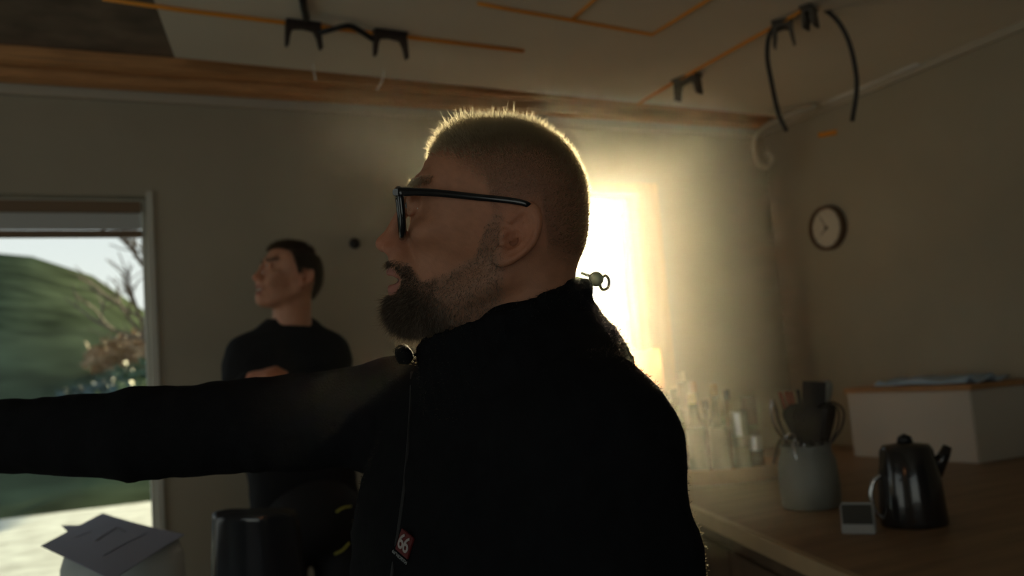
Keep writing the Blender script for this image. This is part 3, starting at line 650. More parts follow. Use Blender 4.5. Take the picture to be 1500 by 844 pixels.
for j in range(nV):
    for i in (0, nU): b.faces.new((gf[j][i], gf[j + 1][i], gb_[j + 1][i], gb_[j][i]))
for i in range(nU):
    for j in (0, nV): b.faces.new((gf[j][i], gf[j][i + 1], gb_[j][i + 1], gb_[j][i]))
obj('backrest', b, st_m, sn, smooth=True, bevel=.003)
sz = topz - .42
b = nb(); box(b, (0, .14, sz), (.23, .34, .045)); obj('seat', b, st_m, sn, bevel=.015)
for sx_ in (-1, 1):
    for sy_ in (0, 1): b = nb(); tube(b, [(sx_ * .09, .02 + sy_ * .25, sz - .02), (sx_ * .16, -.04 + sy_ * .36, 0)], [.014, .011], 8); obj('leg', b, black_pl, sn, smooth=True)
b = nb(); tube(b, [(-.135, -.02, .3), (.135, -.02, .3), (.135, .30, .3), (-.135, .30, .3), (-.135, -.02, .3)], .008, 8); obj('foot_rail', b, MATS['steel'], sn, smooth=True)

# ---------------------------------------------------------------- implicit-surface modelling for the two men
A_ = lambda v: np.array(v, dtype=np.float32)
def smin(a, b, k):
    h = np.clip(.5 + .5 * (b - a) / k, 0, 1); return b + (a - b) * h - k * h * (1 - h)
def smax(a, b, k): return -smin(-a, -b, k)
def ell(p, c, r, R_=None):
    q = p - A_(c)
    if R_ is not None: q = q @ A_(R_)
    r = A_(r); k0 = np.sqrt(((q / r) ** 2).sum(-1)) + 1e-9; k1 = np.sqrt(((q / (r * r)) ** 2).sum(-1)) + 1e-9
    return k0 * (k0 - 1) / k1
def cap(p, a, b, ra, rb=None):
    rb = ra if rb is None else rb; a = A_(a); b = A_(b); ab = b - a; q = p - a
    t = np.clip((q @ ab) / (ab @ ab), 0, 1); d = q - t[..., None] * ab
    return np.sqrt((d * d).sum(-1)) - (ra + (rb - ra) * t)
def nets(fn, lo, hi, h):
    "naive surface nets of fn(points) < 0"
    lo = np.array(lo, float); n = np.ceil((np.array(hi) - lo) / h).astype(int) + 1
    gx, gy, gz_ = [lo[i] + h * np.arange(n[i]) for i in range(3)]
    Fv = np.empty(n, np.float32)
    for i in range(0, n[0], 16):
        p = np.stack(np.meshgrid(gx[i:i + 16], gy, gz_, indexing='ij'), -1).astype(np.float32); Fv[i:i + 16] = fn(p)
    Fv[0] = Fv[-1] = 1; Fv[:, 0] = Fv[:, -1] = 1; Fv[:, :, 0] = Fv[:, :, -1] = 1
    S = Fv < 0; m = n - 1; cnt = np.zeros(m, np.int8); cor = [(a, b, c) for a in (0, 1) for b in (0, 1) for c in (0, 1)]
    sl_ = lambda o: tuple(slice(o[i], o[i] + m[i]) for i in range(3))
    for o in cor: cnt += S[sl_(o)]
    ci = np.argwhere((cnt > 0) & (cnt < 8)); idx = -np.ones(m, np.int64); idx[tuple(ci.T)] = np.arange(len(ci))
    acc = np.zeros((len(ci), 3)); w = np.zeros(len(ci))
    for a in cor:
        for ax in range(3):
            if a[ax]: continue
            b = list(a); b[ax] = 1
            fa = Fv[tuple((ci + a).T)]; fb = Fv[tuple((ci + b).T)]; x = (fa < 0) != (fb < 0)
            t = np.where(x, fa / np.where(x, fa - fb, 1), 0); pos = np.tile(np.array(a, float), (len(ci), 1)); pos[:, ax] += t
            acc += pos * x[:, None]; w += x
    V = (ci + acc / w[:, None]) * h + lo; Q = []
    for ax in range(3):
        o1, o2 = (ax + 1) % 3, (ax + 2) % 3
        s = [slice(1, m[i]) for i in range(3)]; s[ax] = slice(0, m[ax]); s2 = list(s); s2[ax] = slice(1, m[ax] + 1)
        A = S[tuple(s)]; B = S[tuple(s2)]; e = np.argwhere(A != B); e += [1 if i != ax else 0 for i in range(3)]
        fl = B[tuple((e - [1 if i != ax else 0 for i in range(3)]).T)]
        d1 = np.zeros(3, int); d1[o1] = 1; d2 = np.zeros(3, int); d2[o2] = 1
        q = np.stack([idx[tuple((e - k).T)] for k in (d1 * 0, d1, d1 + d2, d2)], 1)
        q[~fl] = q[~fl][:, ::-1]; Q.append(q[:, ::-1])
    return V, np.concatenate(Q)
def to_mesh(name, V, Q, cols=None):
    me = bpy.data.meshes.new(name); me.vertices.add(len(V)); me.vertices.foreach_set('co', np.asarray(V, np.float32).ravel())
    k = Q.shape[1]; me.loops.add(len(Q) * k); me.loops.foreach_set('vertex_index', Q.ravel().astype(np.int32)); me.polygons.add(len(Q)); me.polygons.foreach_set('loop_start', (np.arange(len(Q)) * k).astype(np.int32))
    try: me.polygons.foreach_set('loop_total', np.full(len(Q), k, np.int32))
    except Exception: pass
    me.update(calc_edges=True)
    if cols is not None:
        ca = me.color_attributes.new('tone', 'FLOAT_COLOR', 'POINT'); c4 = np.ones((len(V), 4), np.float32); c4[:, :3] = cols; ca.data.foreach_set('color', c4.ravel())
    return me
def vnormals(V, Q):
    fn = np.cross(V[Q[:, 2]] - V[Q[:, 0]], V[Q[:, 3]] - V[Q[:, 1]]); n = np.zeros_like(V)
    for k in range(4): np.add.at(n, Q[:, k], fn)
    return n / (np.linalg.norm(n, axis=1)[:, None] + 1e-12)
def strands(pos, nrm_, dirs, lens, rad, seed, curl=.15, segs=2):
    "tapered flat hairs"
    rr = np.random.RandomState(seed); n = len(pos); V = []; d = dirs / (np.linalg.norm(dirs, axis=1)[:, None] + 1e-9)
    t = np.cross(d, rr.normal(size=(n, 3))); t /= np.linalg.norm(t, axis=1)[:, None] + 1e-9; s = np.cross(d, t)
    bend = rr.normal(size=(n, 3)) * curl
    for k in range(segs):
        f = k / segs; c = pos + (d * f + bend * f * f) * lens[:, None] - (nrm_ * .0008 if k == 0 else 0); r_ = rad * (1 - .4 * f)
        V += [c + r_ * t, c - r_ * t]
    V.append(pos + (d + bend) * lens[:, None])
    V = np.stack(V, 1); m = V.shape[1]; base = (np.arange(n) * m)[:, None]; T = []
    for k in range(segs):
        a = k * 2
        T += [[a, a + 1, a + 3], [a, a + 3, a + 2]] if k < segs - 1 else [[a, a + 1, m - 1]]
    T = np.array(T); return V.reshape(-1, 3), (base[:, :, None] + T[None]).reshape(-1, 3)

# ----- a head in its own frame: units of 0.715 mm, x towards the back, y down, l to the side; face looks to -x
def rotxy(a): c, s = math.cos(a), math.sin(a); return [[c, -s, 0], [s, c, 0], [0, 0, 1]]
def head_fn(p, mouth=1.0, smile=0.0, creases=0.0, chub=0.0, neck=((773, 420, 0), (800, 600, 0), 68, 80), brow=1.0):
    s = p.copy(); s[..., 2] = np.abs(s[..., 2]); E = lambda c, r, R_=None: ell(s, c, r, R_)
    d = ell(s, (744, 299, 0), (117, 114, 103))
    d = smin(d, E((686, 276, 0), (70, 78, 82)), 30)
    d = smin(d, E((768, 350, 0), (86, 66, 84)), 30)                         # occiput / nape
    d = smin(d, E((660, 345, 0), (60, 86, 66 + chub)), 26)                    # mid face
    d = smin(d, E((660, 425, 0), (78, 52, 56 + chub)), 26)                    # lower face
    d = smin(d, cap(s, (735, 405, 66), (625, 458, 26), 20, 22), 26)           # jaw line
    d = smin(d, E((600, 456, 0), (29, 26, 30)), 18)                          # chin
    d = smin(d, cap(s, neck[0], neck[1], neck[2], neck[3]), 30)
    d = smin(d, cap(s, (700, 450, 0), (745, 560, 0), 48, 66), 34)             # throat
    d = smin(d, E((634, 342, 50), (30, 20, 22), ), 18)                        # cheekbone
    d = smin(d, cap(s, (612, 274, 14), (626, 266, 56), 9 * brow, 8), 16)    # brow
    d = smax(d, -E((598, 304, 36), (15, 13, 22)), 12)                        # eye socket
    d = smin(d, ell(s, (614, 304, 36), (15, 15, 16)), 2.5)                    # eyeball with lids
    d = smin(d, cap(s, (603, 295, 21), (607, 296, 51), 5 + .8 * smile, 5 + .8 * smile), 5)              # upper lid fold
    d = smin(d, cap(s, (602, 315, 24), (608, 316, 48), 3.5 + .8 * smile, 3.5 + .8 * smile), 7)          # lower lid
    d = smin(d, cap(s, (600, 292, 0), (571, 346, 0), 8, 10), 10)              # nose ridge
    d = smin(d, ell(s, (564, 357, 0), (14, 13, 13)), 8)                      # tip
    d = smin(d, E((577, 366, 12), (14, 10, 9)), 6)                           # wing
    d = smin(d, cap(s, (588, 355, 0), (590, 372, 0), 16, 16), 10)
    d = smax(d, -E((572, 373, 7), (8, 5, 4.5)), 3)                           # nostril
    d = smin(d, E((594, 390, 0), (24, 22, 32)), 14)                          # philtrum and muzzle
    w = 24 + 6 * smile
    d = smin(d, cap(s, (573, 399, 0), (587, 403 - 4 * smile, w), 7.5, 4), 5)  # upper lip
    d = smin(d, cap(s, (576, 423 - 3 * (1 - mouth), 0), (590, 416 - 6 * smile, w - 3), 8.5, 4), 5)
    d = smax(d, -E((572, 410.5, 0), (21, 5.5 * mouth + .8, w - 3)), 3)
    d = smin(d, E((590, 440, 0), (20, 12, 24)), 12)
    if smile: d = smin(d, E((616, 372, 42), (22, 22, 16)), 24)
    if creases:
        fm = np.exp(-((s[..., 1] - 240) / 18) ** 2) * np.clip((665 - s[..., 0]) / 25, 0, 1) * np.clip((60 - s[..., 2]) / 15, 0, 1)
        d = d + creases * fm * np.sin(s[..., 1] * .62 - .004 * (s[..., 2] - 20) ** 2 * .3)
        fm = np.exp(-((s[..., 0] - 645) / 10) ** 2 - ((s[..., 1] - 306) / 14) ** 2); d = d + .7 * creases * fm * np.sin(s[..., 1] * .9 + s[..., 0] * .25)
        fm = np.exp(-((s[..., 0] - (606 + .35 * (s[..., 1] - 365))) / 4.5) ** 2) * np.exp(-((s[..., 1] - 385) / 22) ** 2); d = d + 1.6 * creases * fm
        fm = np.exp(-((s[..., 1] - (322 + .1 * (s[..., 0] - 615))) / 3.5) ** 2) * np.exp(-((s[..., 0] - 618) / 16) ** 2); d = d + 1.2 * creases * fm
    # ear, leaning back
    Re = rotxy(math.atan2(-(783 - 735), (396 - 312)) * -1)
    q = s - A_((760, 352, 101)); 
    tilt = .30; c_, s_ = math.cos(tilt), math.sin(tilt)
    a = math.atan2(48, 84) * 1.0; ca, sa = math.cos(a), math.sin(a)
    u = q[..., 0] * ca + q[..., 1] * sa; v = -q[..., 0] * sa + q[..., 1] * ca; l = q[..., 2]      # v along the ear, u across it
    u2 = u * c_ + l * s_; l2 = -u * s_ + l * c_
    u2 = u2 + .004 * v * v * .25
    wv = 25 - 6 * np.clip(v / 46, 0, 1)
    er = np.sqrt((u2 / wv) ** 2 + (v / 45) ** 2) + 1e-6
    disc = np.maximum((er - 1) * 25, np.abs(l2) - 3.5)
    helix = np.sqrt(((er - .86) * 26) ** 2 + ((l2 - 4.0) * .9) ** 2) - 5.0
    helix = np.where((u2 < -12) & (v > -8) & (v < 26), helix + 5, helix)
    anti = np.sqrt(((er - .50) * 25) ** 2 + (l2 - 2.5) ** 2) - 3.8
    anti = np.where(u2 < -2, anti + 8, anti)
    ear = smin(smin(disc, helix, 4), anti, 4)
    ear = smin(ear, ell(np.stack([u2, v, l2], -1), (-6, 36, 2), (13, 13, 6)), 5)       # lobe
    ear = smin(ear, ell(np.stack([u2, v, l2], -1), (-20, 8, 3), (6, 10, 6)), 4)        # tragus
    ear = smax(ear, -ell(np.stack([u2, v, l2], -1), (-4, 8, 5), (10, 14, 8)), 3)       # concha
    d = smin(d, ear, 5)
    return d
def fnoise(p, f, seed=0):
    r_ = np.random.RandomState(seed); o = 0
    for k in range(5):
        w = r_.normal(size=3) * f * (1 + .7 * k); o = o + np.sin(p @ A_(w) + r_.uniform(0, 6) + 1.3 * np.sin(p @ A_(r_.normal(size=3) * f))) / (1 + .6 * k)
    return o / 2.6
SKIN1, SKIN2 = np.array([.44, .20, .115]), np.array([.54, .265, .165])
def head_tone(V, skin, beard, scalp=None, sc=.4):
    x, y, l = V[:, 0], V[:, 1], np.abs(V[:, 2]); c = np.tile(skin, (len(V), 1))
    c = c * (1 + .06 * fnoise(V.astype(np.float32), .05, 3))[:, None] * (1 + .05 * fnoise(V.astype(np.float32), .25, 5))[:, None]
    bl = lambda m, col: c * (1 - m[:, None]) + np.array(col) * m[:, None]
    nose = np.exp(-((x - 566) ** 2 + (y - 358) ** 2) / 500); c = bl(.45 * nose, skin * [1.15, .8, .75])
    ear = np.exp(-((x - 758) ** 2 + (y - 352) ** 2) / 2500) * (l > 85); c = bl(.4 * ear, skin * [1.1, .8, .75])
    lip = np.clip(1.4 - np.sqrt(((x - 574) / 15) ** 2 + ((y - 411) / 19) ** 2 + (l / 30) ** 2), 0, 1) * (np.abs(y - 411) < 21); c = bl(np.clip(lip * 2.5, 0, .85), [.36, .13, .10])
    mo = (np.sqrt(((x - 584) / 14) ** 2 + ((y - 411) / 8) ** 2 + (l / 24) ** 2) < 1); c = bl(mo * .8, [.06, .02, .02])
    if beard is not None: m = np.clip(beard_mask(V), 0, 1) * .38; c = bl(m, beard)
    if scalp is not None: c = bl(scalp(V) * sc, [.03, .02, .015])
    bz = np.exp(-(((y - ((273 if beard is not None else 276) - .15 * (x - 612))) / 7) ** 2)) * (x < 650) * (l > 12) * (l < 64); c = bl(bz * .5, [.10, .06, .035])
    return np.clip(c, 0, 1)
def beard_mask(V):
    x, y, l = V[:, 0], V[:, 1], np.abs(V[:, 2])
    top = np.interp(x, [555, 575, 600, 625, 660, 700, 715, 728, 760], [376, 380, 383, 408, 398, 372, 330, 315, 315])
    m = np.clip((y - top) / 10, 0, 1) * (x < 742) * (y < 520)
    m = m * (1 - ((np.sqrt(((x - 574) / 17) ** 2 + ((y - 411) / 22) ** 2) < 1) & (l < 30)))
    m = m * (x > 556 ) * (1 - ((x < 584) & (y < 381)))
    m = m * np.clip((742 - x) / 12, 0, 1)
    return m
def hair_top(V):    # how long the scalp hair is, 0..1, and where it grows
    x, y, l = V[:, 0], V[:, 1], np.abs(V[:, 2])
    line = np.interp(x, [600, 625, 650, 680, 712, 725, 742, 790, 800, 850, 880], [232, 236, 240, 262, 285, 330, 318, 318, 385, 400, 400])
    return np.clip((line - y) / 32, 0, 1) * ~((l > 102) & (y > 306) & (x < 800))

def hl2(V):
    x, y, l = V[:, 0], V[:, 1], np.abs(V[:, 2])
    line = np.interp(x, [600, 625, 650, 690, 706, 722, 735, 800, 810, 850, 900], [222, 226, 228, 240, 300, 338, 318, 318, 420, 425, 425]); return np.clip((line - y) / 8, 0, 1) * ~((l > 102) & (y > 306) & (x < 800))
class Head:
    def __init__(s, C0, ex, eu, el, px0=(744, 330), scale=.000715):
        s.C0 = np.array(C0); s.B = np.array([ex, -np.array(eu), el]) * scale; s.px0 = np.array([px0[0], px0[1], 0.0]); s.s = scale
    def w(s, V): return (np.asarray(V, float) - s.px0) @ s.B + s.C0
    def d(s, D): return np.asarray(D, float) @ s.B / s.s
    def loc(s, pw): return ((pw - s.C0) @ (s.B.T / s.s ** 2) + s.px0).astype(np.float32)
def smooth_obj(name, me, m, parent):
    o = link_mesh(name, me, m, parent, True); return o

skin_m1 = mat('skin_tanned', (.5, .3, .2), .52, sub=.15, attr='tone', bump=.25, bscale=900, noise=.06, nscale=120)
skin_m2 = mat('skin_fair', (.5, .3, .2), .50, sub=.15, attr='tone', bump=.1, bscale=500)
eye_w = mat('eye_white', (.70, .66, .62), .1, coat=1.0); iris_m = mat('iris_blue', (.06, .09, .11), .1, coat=1.0); pup_m = mat('pupil', (.004, .004, .004), .1)
teeth_m = mat('teeth', (.70, .62, .50), .25)

def torso_fn(p, c, s_ax, n_ax, zs, wa, wb, oa=0.0):
    "elliptic torso: centre line c(z) given by rows, half widths wa (side) and wb (depth) against z"
    z = p[..., 2]; cx = np.interp(z, zs, [q[0] for q in c]); cy = np.interp(z, zs, [q[1] for q in c]); A = np.interp(z, zs, wa); B = np.interp(z, zs, wb)
    dx, dy = p[..., 0] - cx, p[..., 1] - cy; a = dx * s_ax[0] + dy * s_ax[1]; b = dx * n_ax[0] + dy * n_ax[1]
    d = ((np.abs(a / A) ** 2.4 + np.abs(b / B) ** 2.4) ** (1 / 2.4) - 1) * np.minimum(A, B)
    return smax(d, np.maximum(zs[0] - z, z - zs[-1]), .04)
def hand_fn(p, wr, fwd, pal, curl, side, scale=1.0, thumb=1.0, spread=1.0, stub=.05):
    "wr wrist, fwd towards the fingers, pal palm normal, curl 0..1 for each finger, side +1/-1 where the thumb is (along fwd x pal)"
    fwd = np.array(fwd) / np.linalg.norm(fwd); pal = np.array(pal) - fwd * np.dot(pal, fwd); pal /= np.linalg.norm(pal); sd = np.cross(fwd, pal) * side; k = scale
    wr = np.array(wr); R_ = np.stack([fwd, sd, pal], 1)
    d = ell(p, wr + fwd * .050 * k, (.052 * k, .041 * k, .017 * k), R_)
    d = smin(d, cap(p, wr - fwd * stub, wr + fwd * .02, .027 * k, .024 * k), .015)
    for i, (o, L_) in enumerate(((.030, .078), (.010, .086), (-.011, .080), (-.030, .064))):
        b = wr + fwd * (.088 - .004 * abs(i - 1)) * k + sd * o * k; dr = fwd + sd * o * 2.2 * spread; dr /= np.linalg.norm(dr); cu = curl[i]; a = 0; q = b
        for j, f in enumerate((.45, .32, .23)):
            a += cu * (1.25, 1.5, 1.0)[j]; dd = dr * math.cos(a) + pal * math.sin(a); e = q + dd * L_ * f * k
            d = smin(d, cap(p, q, e, (.0095 - .0012 * j) * k, (.0088 - .0012 * j) * k), .004 if j else .008); q = e
    b = wr + fwd * .022 * k + sd * .028 * k; dr = fwd * .75 + sd * .75 * thumb + pal * .35; dr /= np.linalg.norm(dr); e = b + dr * .042 * k; e2 = e + (dr + fwd * .4 + pal * .4) / np.linalg.norm(dr + fwd * .4 + pal * .4) * .03 * k; e3 = e2 + (fwd * .8 + pal * .5) * .024 * k
    d = smin(d, cap(p, b, e, .014 * k, .011 * k), .01); d = smin(d, cap(p, e, e2, .0105 * k, .0095 * k), .004); d = smin(d, cap(p, e2, e3, .0095 * k, .008 * k), .004)
    return d

def npv(v): return np.array(v, dtype=float)
def merge(parts):
    Vs, Qs, Cs, o = [], [], [], 0
    for V, Q, C_ in parts: Vs.append(V); Qs.append(Q + o); Cs.append(C_ if len(np.shape(C_)) == 2 else np.tile(C_, (len(V), 1))); o += len(V)
    return np.concatenate(Vs), np.concatenate(Qs), np.concatenate(Cs)

# ================================================================ man in the foreground
hd_c = npv(P(744, 330, .93))
H1 = Head(hd_c, npv(R), npv(U), npv(-F), (744, 330))
ground1 = Vector((hd_c[0], hd_c[1], 0)) + Vector((-.05, .05, 0))
man = thing('person', 'bearded man in black-framed glasses and a black fleece jacket, arm stretched out to the left', 'person', (0, 0, 0))
HV, HQ = nets(lambda p: head_fn(p, mouth=1.0, creases=.7), (535, 160, -125), (905, 560, 125), 2.2)
HN = vnormals(HV, HQ)
RS, LS = npv(P(580, 606, 1.12)), npv(P(866, 652, .80))
s1 = (LS - RS); s1[2] = 0; s1 /= np.linalg.norm(s1); n1 = np.array([s1[1], -s1[0], 0])
if np.dot(n1, npv(F)) > 0: n1 = -n1
zN = npv(P(770, 560, .95))[2]; mid = (RS + LS) / 2 + npv(R) * .015
hip = mid.copy()
E1, Wr1 = npv(P(205, 636, 1.13)), npv(P(-90, 640, 1.18))
E2 = npv(P(972, 1060, .79)); Wr2 = E2 + np.array([0, 0, -.24]) + n1 * .06
tz = [.62, .80, .98, 1.12, 1.22, 1.29, zN + .0]
tc_ = [(mid[0], mid[1])] * 7
def cloth1(p, o=0.0):
    d = torso_fn(p, tc_, s1, n1, tz, [.17, .185, .19, .20, .205, .185, .10], [.13, .14, .145, .145, .135, .115, .08])
    nk = npv(P(778, 500, .94))
    d = smin(d, cap(p, nk + [0, 0, -.02], LS, .085, .066), .05); d = smin(d, cap(p, nk + [0, 0, -.05], RS, .07, .062), .05)
    d = smin(d, cap(p, LS, E2, .078, .064), .03); d = smin(d, cap(p, E2, Wr2, .064, .042), .015)
    d = smin(d, cap(p, RS, E1, .066, .056), .03); d = smin(d, cap(p, E1, Wr1, .056, .042), .015)
    return d - o
def jacket_fn(p):
    d = cloth1(p); w = .0035 * fnoise(p, 26, 2) + .0016 * fnoise(p, 90, 7)
    return d + w
jm = mat('jacket_fleece', (.008, .0085, .010), .95, noise=.15, nscale=60, bump=.25, bscale=420, spec=.08, sheen=.0)
pts1 = np.array([RS, LS, E1, Wr1, E2, Wr2]); lo, hi = pts1.min(0) - .16, pts1.max(0) + .16
lo = np.minimum(lo, [mid[0] - .25, mid[1] - .25, .68]); hi = np.maximum(hi, [mid[0] + .25, mid[1] + .25, zN + .08])
fwd1 = Wr1 - E1; fwd1 /= np.linalg.norm(fwd1)
JV, JQ = nets(lambda p: np.maximum(np.maximum(jacket_fn(p), .70 - p[..., 2]), ((p - A_(Wr1 - fwd1 * .01)) @ A_(fwd1))), lo, hi, .0075)
jk = smooth_obj('jacket', to_mesh('jacket', JV, JQ), jm, man)
# standing collar
CA = math.atan2(-97, 250)   # slope of the collar rim in the picture plane
def collar_fn(p):   # head units
    ca, sa = math.cos(CA), math.sin(CA); q = p - A_((727, 455, 0)); a = q[..., 0] * ca + q[..., 1] * sa; m_ = -q[..., 0] * sa + q[..., 1] * ca; l = q[..., 2]
    fl = np.clip(m_ / 120, 0, 1) * 26; rr = np.sqrt((a / (116 + fl)) ** 2 + (l / (97 + fl)) ** 2)
    d = np.abs((rr - 1) * 108) - 9 - 5 * np.clip(m_ / 90, 0, 1)
    d = smax(d, np.maximum(-m_, m_ - 150), 12)
    nz = 2.6 * fnoise(p, .09, 11) + 1.6 * fnoise(p, .22, 12)
    d = smin(d, cap(p, (848, 424, -45), (848, 424, 40), 17, 17), 12)
    d = smin(d, cap(p, (852, 455, -50), (850, 458, 45), 18, 18), 10)
    d = smin(d, cap(p, (862, 494, -60), (858, 498, 60), 29, 29), 18)
    d = smin(d, cap(p, (588, 520, -30), (596, 520, 30), 13, 13), 10)
    return d + nz
CV, CQ = nets(collar_fn, (560, 380, -165), (925, 640, 165), 3.2)
co = smooth_obj('collar', to_mesh('collar', H1.w(CV), CQ), jm, jk)
# fleece pile on collar and shoulders
def pile(V, Q, n, L_, rad, seed, name, m, parent, sel=None):
    Nn = vnormals(V, Q); r_ = np.random.RandomState(seed); ids = np.arange(len(V)) if sel is None else np.where(sel)[0]; k = r_.choice(ids, n)
    pos = V[k] + r_.normal(size=(n, 3)) * .0015; d = Nn[k] + r_.normal(size=(n, 3)) * .45
    SV, ST = strands(pos, Nn[k], d, L_ * r_.uniform(.4, 1.2, n), rad, seed, .5); return smooth_obj(name, to_mesh(name, SV, ST), m, parent)
pile_m = mat('fleece_pile', (.02, .02, .02), .8, hair=((.012, .012, .012), (.035, .03, .025), (.22, .18, .12), .15))
CW = H1.w(CV)
pl = pile(CW, CQ, 9000, .0035, .00028, 5, 'fleece_pile', pile_m, co); pl['kind'] = 'stuff'
pl = pile(JV, JQ, 16000, .0016, .00025, 6, 'fleece_pile', pile_m, jk, sel=(np.linalg.norm(JV - LS, axis=1) < .34) & (vnormals(JV, JQ) @ npv(F) > -.25)); pl['kind'] = 'stuff'
# cord toggle at the back of the collar
def HP(x, y, l=0): return Vector(H1.w(np.array([[x, y, l]], float))[0])
b = nb(); bmesh.ops.create_uvsphere(b, u_segments=20, v_segments=14, radius=11 * .000715, matrix=Matrix.Translation(HP(872, 409, 12)))
tg = obj('cord_toggle', b, mat('toggle_black', (.03, .022, .016), .5, hair=False), jk, smooth=True)
b = nb(); tube(b, bez([HP(878, 409, 12), HP(886, 404, 12), HP(891, 412, 12), HP(889, 422, 12), HP(881, 424, 12), HP(877, 416, 12)], 24), 2.2 * .000715, 8); obj('cord_loop', b, mat('cord_brown', (.10, .065, .035), .6), tg, smooth=True)
b = nb(); tube(b, [HP(850, 400, 12), HP(864, 405, 12)], 2.2 * .000715, 8); obj('cord', b, MATS['cord_brown'], tg, smooth=True)
# chest badge
def front_hit(px, py):
    r0 = npv(P(px, py, 1) - CAM_LOC); t = np.linspace(.6, 1.3, 1400); pp = (npv(CAM_LOC) + r0 * t[:, None]).astype(np.float32); f = jacket_fn(pp); k = np.argmax(f < 0); return npv(CAM_LOC) + r0 * t[k]
bc = front_hit(597, 797); e_ = 9
gxx = front_hit(597 + e_, 797) - front_hit(597 - e_, 797); gyy = front_hit(597, 797 + e_) - front_hit(597, 797 - e_)
bn = np.cross(gxx, gyy); bn /= np.linalg.norm(bn)
if np.dot(bn, npv(F)) > 0: bn = -bn
bn = bn * .6 - npv(F) * .4; bn /= np.linalg.norm(bn)
th = math.radians(-27)
tx = npv(R) * math.cos(th) + npv(U) * math.sin(th); tx -= bn * tx.dot(bn); tx /= np.linalg.norm(tx); ty = npv(U) - bn * npv(U).dot(bn); ty -= tx * ty.dot(tx) * .55; ty /= np.linalg.norm(ty)
BM = Matrix(((tx[0], ty[0], bn[0], 0), (tx[1], ty[1], bn[1], 0), (tx[2], ty[2], bn[2], 0), (0, 0, 0, 1))); BM.translation = Vector(bc + bn * .004)
ps = .98 / FPX
b = nb(); box(b, (0, .5 * ps, 0), (23 * ps, 27 * ps, .003)); b.transform(BM)
bg_ = obj('logo_patch', b, mat('patch_red', (.10, .008, .008), .7), jk, bevel=.0005); bg_['label'] = 'small square dark red patch with a white 66'
wh = mat('thread_white', (.34, .30, .29), .7)
text_obj('numerals', '66', 27 * ps, BM @ Matrix.Translation((0, .5 * ps, .0022)) @ Matrix.Diagonal((.78, 1.0, 1, 1)), wh, bg_, squeeze=.86)
text_obj('lettering', '66\u00b0NORTH', 5.6 * ps, BM @ Matrix.Translation((-1 * ps, -17.5 * ps, .001)), mat('thread_grey', (.22, .24, .24), .6), bg_)
# zip line on the chest
zp = []
for x, y in ((604, 545), (602, 600), (598, 660), (592, 720), (584, 780), (575, 840), (570, 880)):
    try: zp.append(front_hit(x, y) - npv(F) * .0015)
    except Exception: pass
b = nb(); tube(b, [Vector(q) for q in zp], .002, 6, flat=(1, .6)); obj('zip', b, mat('zip_black', (.008, .008, .009), .6), jk, smooth=True)

# legs and shoes
hc = np.array([mid[0], mid[1], .80]); tr_m = mat('trousers_dark', (.02, .021, .024), .85, bump=.3, bscale=200)
def legs_fn(hc, s_, n_, rt=.095, rs=.058, gap=.095):
    def f(p):
        d = ell(p, hc + [0, 0, .03], (.17, .17, .15))
        for k in (-1, 1):
            h = hc + s_ * gap * k; kn = h + [0, 0, -.36] + n_ * .02; an = np.array([kn[0], kn[1], .085]) - n_ * .02
            d = smin(d, cap(p, h, kn, rt, .068), .03); d = smin(d, cap(p, kn, an, .068, rs), .02)
        return np.maximum(d, .05 - p[..., 2]) + .004 * fnoise(p, 24, 9)
    return f
def person_legs(root, hc, s_, n_, m, res=.012):
    f = legs_fn(hc, s_, n_); V, Q = nets(f, hc - [.3, .3, hc[2]], hc + [.3, .3, .18], res); t_ = smooth_obj('trousers', to_mesh('trousers', V, Q), m, root)
    for k in (-1, 1):
        a = hc + s_ * .095 * k; a[2] = 0; g = lambda p: np.maximum(smin(ell(p, a + n_ * .06 + [0, 0, .03], (.055, .055, .055)), smin(cap(p, a - n_ * .03 + [0, 0, .045], a + n_ * .15 + [0, 0, .035], .042, .035), cap(p, a - n_ * .02 + [0, 0, .05], a - n_ * .02 + [0, 0, .10], .045, .05), .02), .02), .004 - p[..., 2])
        V, Q = nets(g, a - [.22, .22, .02], a + [.22, .22, .16], .01); smooth_obj('shoe', to_mesh('shoe', V, Q), mat('shoe_black', (.02, .02, .02), .5), root)
    return t_
person_legs(man, hc, s1, n1, tr_m)
# skin: head, hidden torso, hands in one body mesh
def body1(p):
    d = cloth1(p, -.016); return np.maximum(d, .75 - p[..., 2])
BV, BQ = nets(lambda p: np.maximum(body1(p), ((p - A_(Wr1 - fwd1 * .03)) @ A_(fwd1))), lo, hi, .013)
pl_r = -n1 * .2 + np.array([0, 0, -1.0]); RH = lambda p: hand_fn(p, Wr1 + fwd1 * .01, fwd1, pl_r, (.05, .75, .8, .85), 1, 1.05)
h1V, h1Q = nets(RH, Wr1 - .26, Wr1 + .26, .0042)
f2 = Wr2 - E2; f2 /= np.linalg.norm(f2); LH = lambda p: hand_fn(p, Wr2 + f2 * .01, f2, -s1, (.25, .3, .35, .4), -1, 1.05)
h2V, h2Q = nets(LH, Wr2 - [.16, .16, .26], Wr2 + [.16, .16, .1], .0048)
bcol = np.array([.20, .15, .11])
V, Q, C_ = merge([(H1.w(HV), HQ, head_tone(HV, SKIN1, bcol, hair_top, .45)), (BV, BQ, SKIN1), (h1V, h1Q, SKIN1 * 1.05), (h2V, h2Q, SKIN1 * 1.05)])
smooth_obj('body', to_mesh('body', V, Q, C_), skin_m1, man)
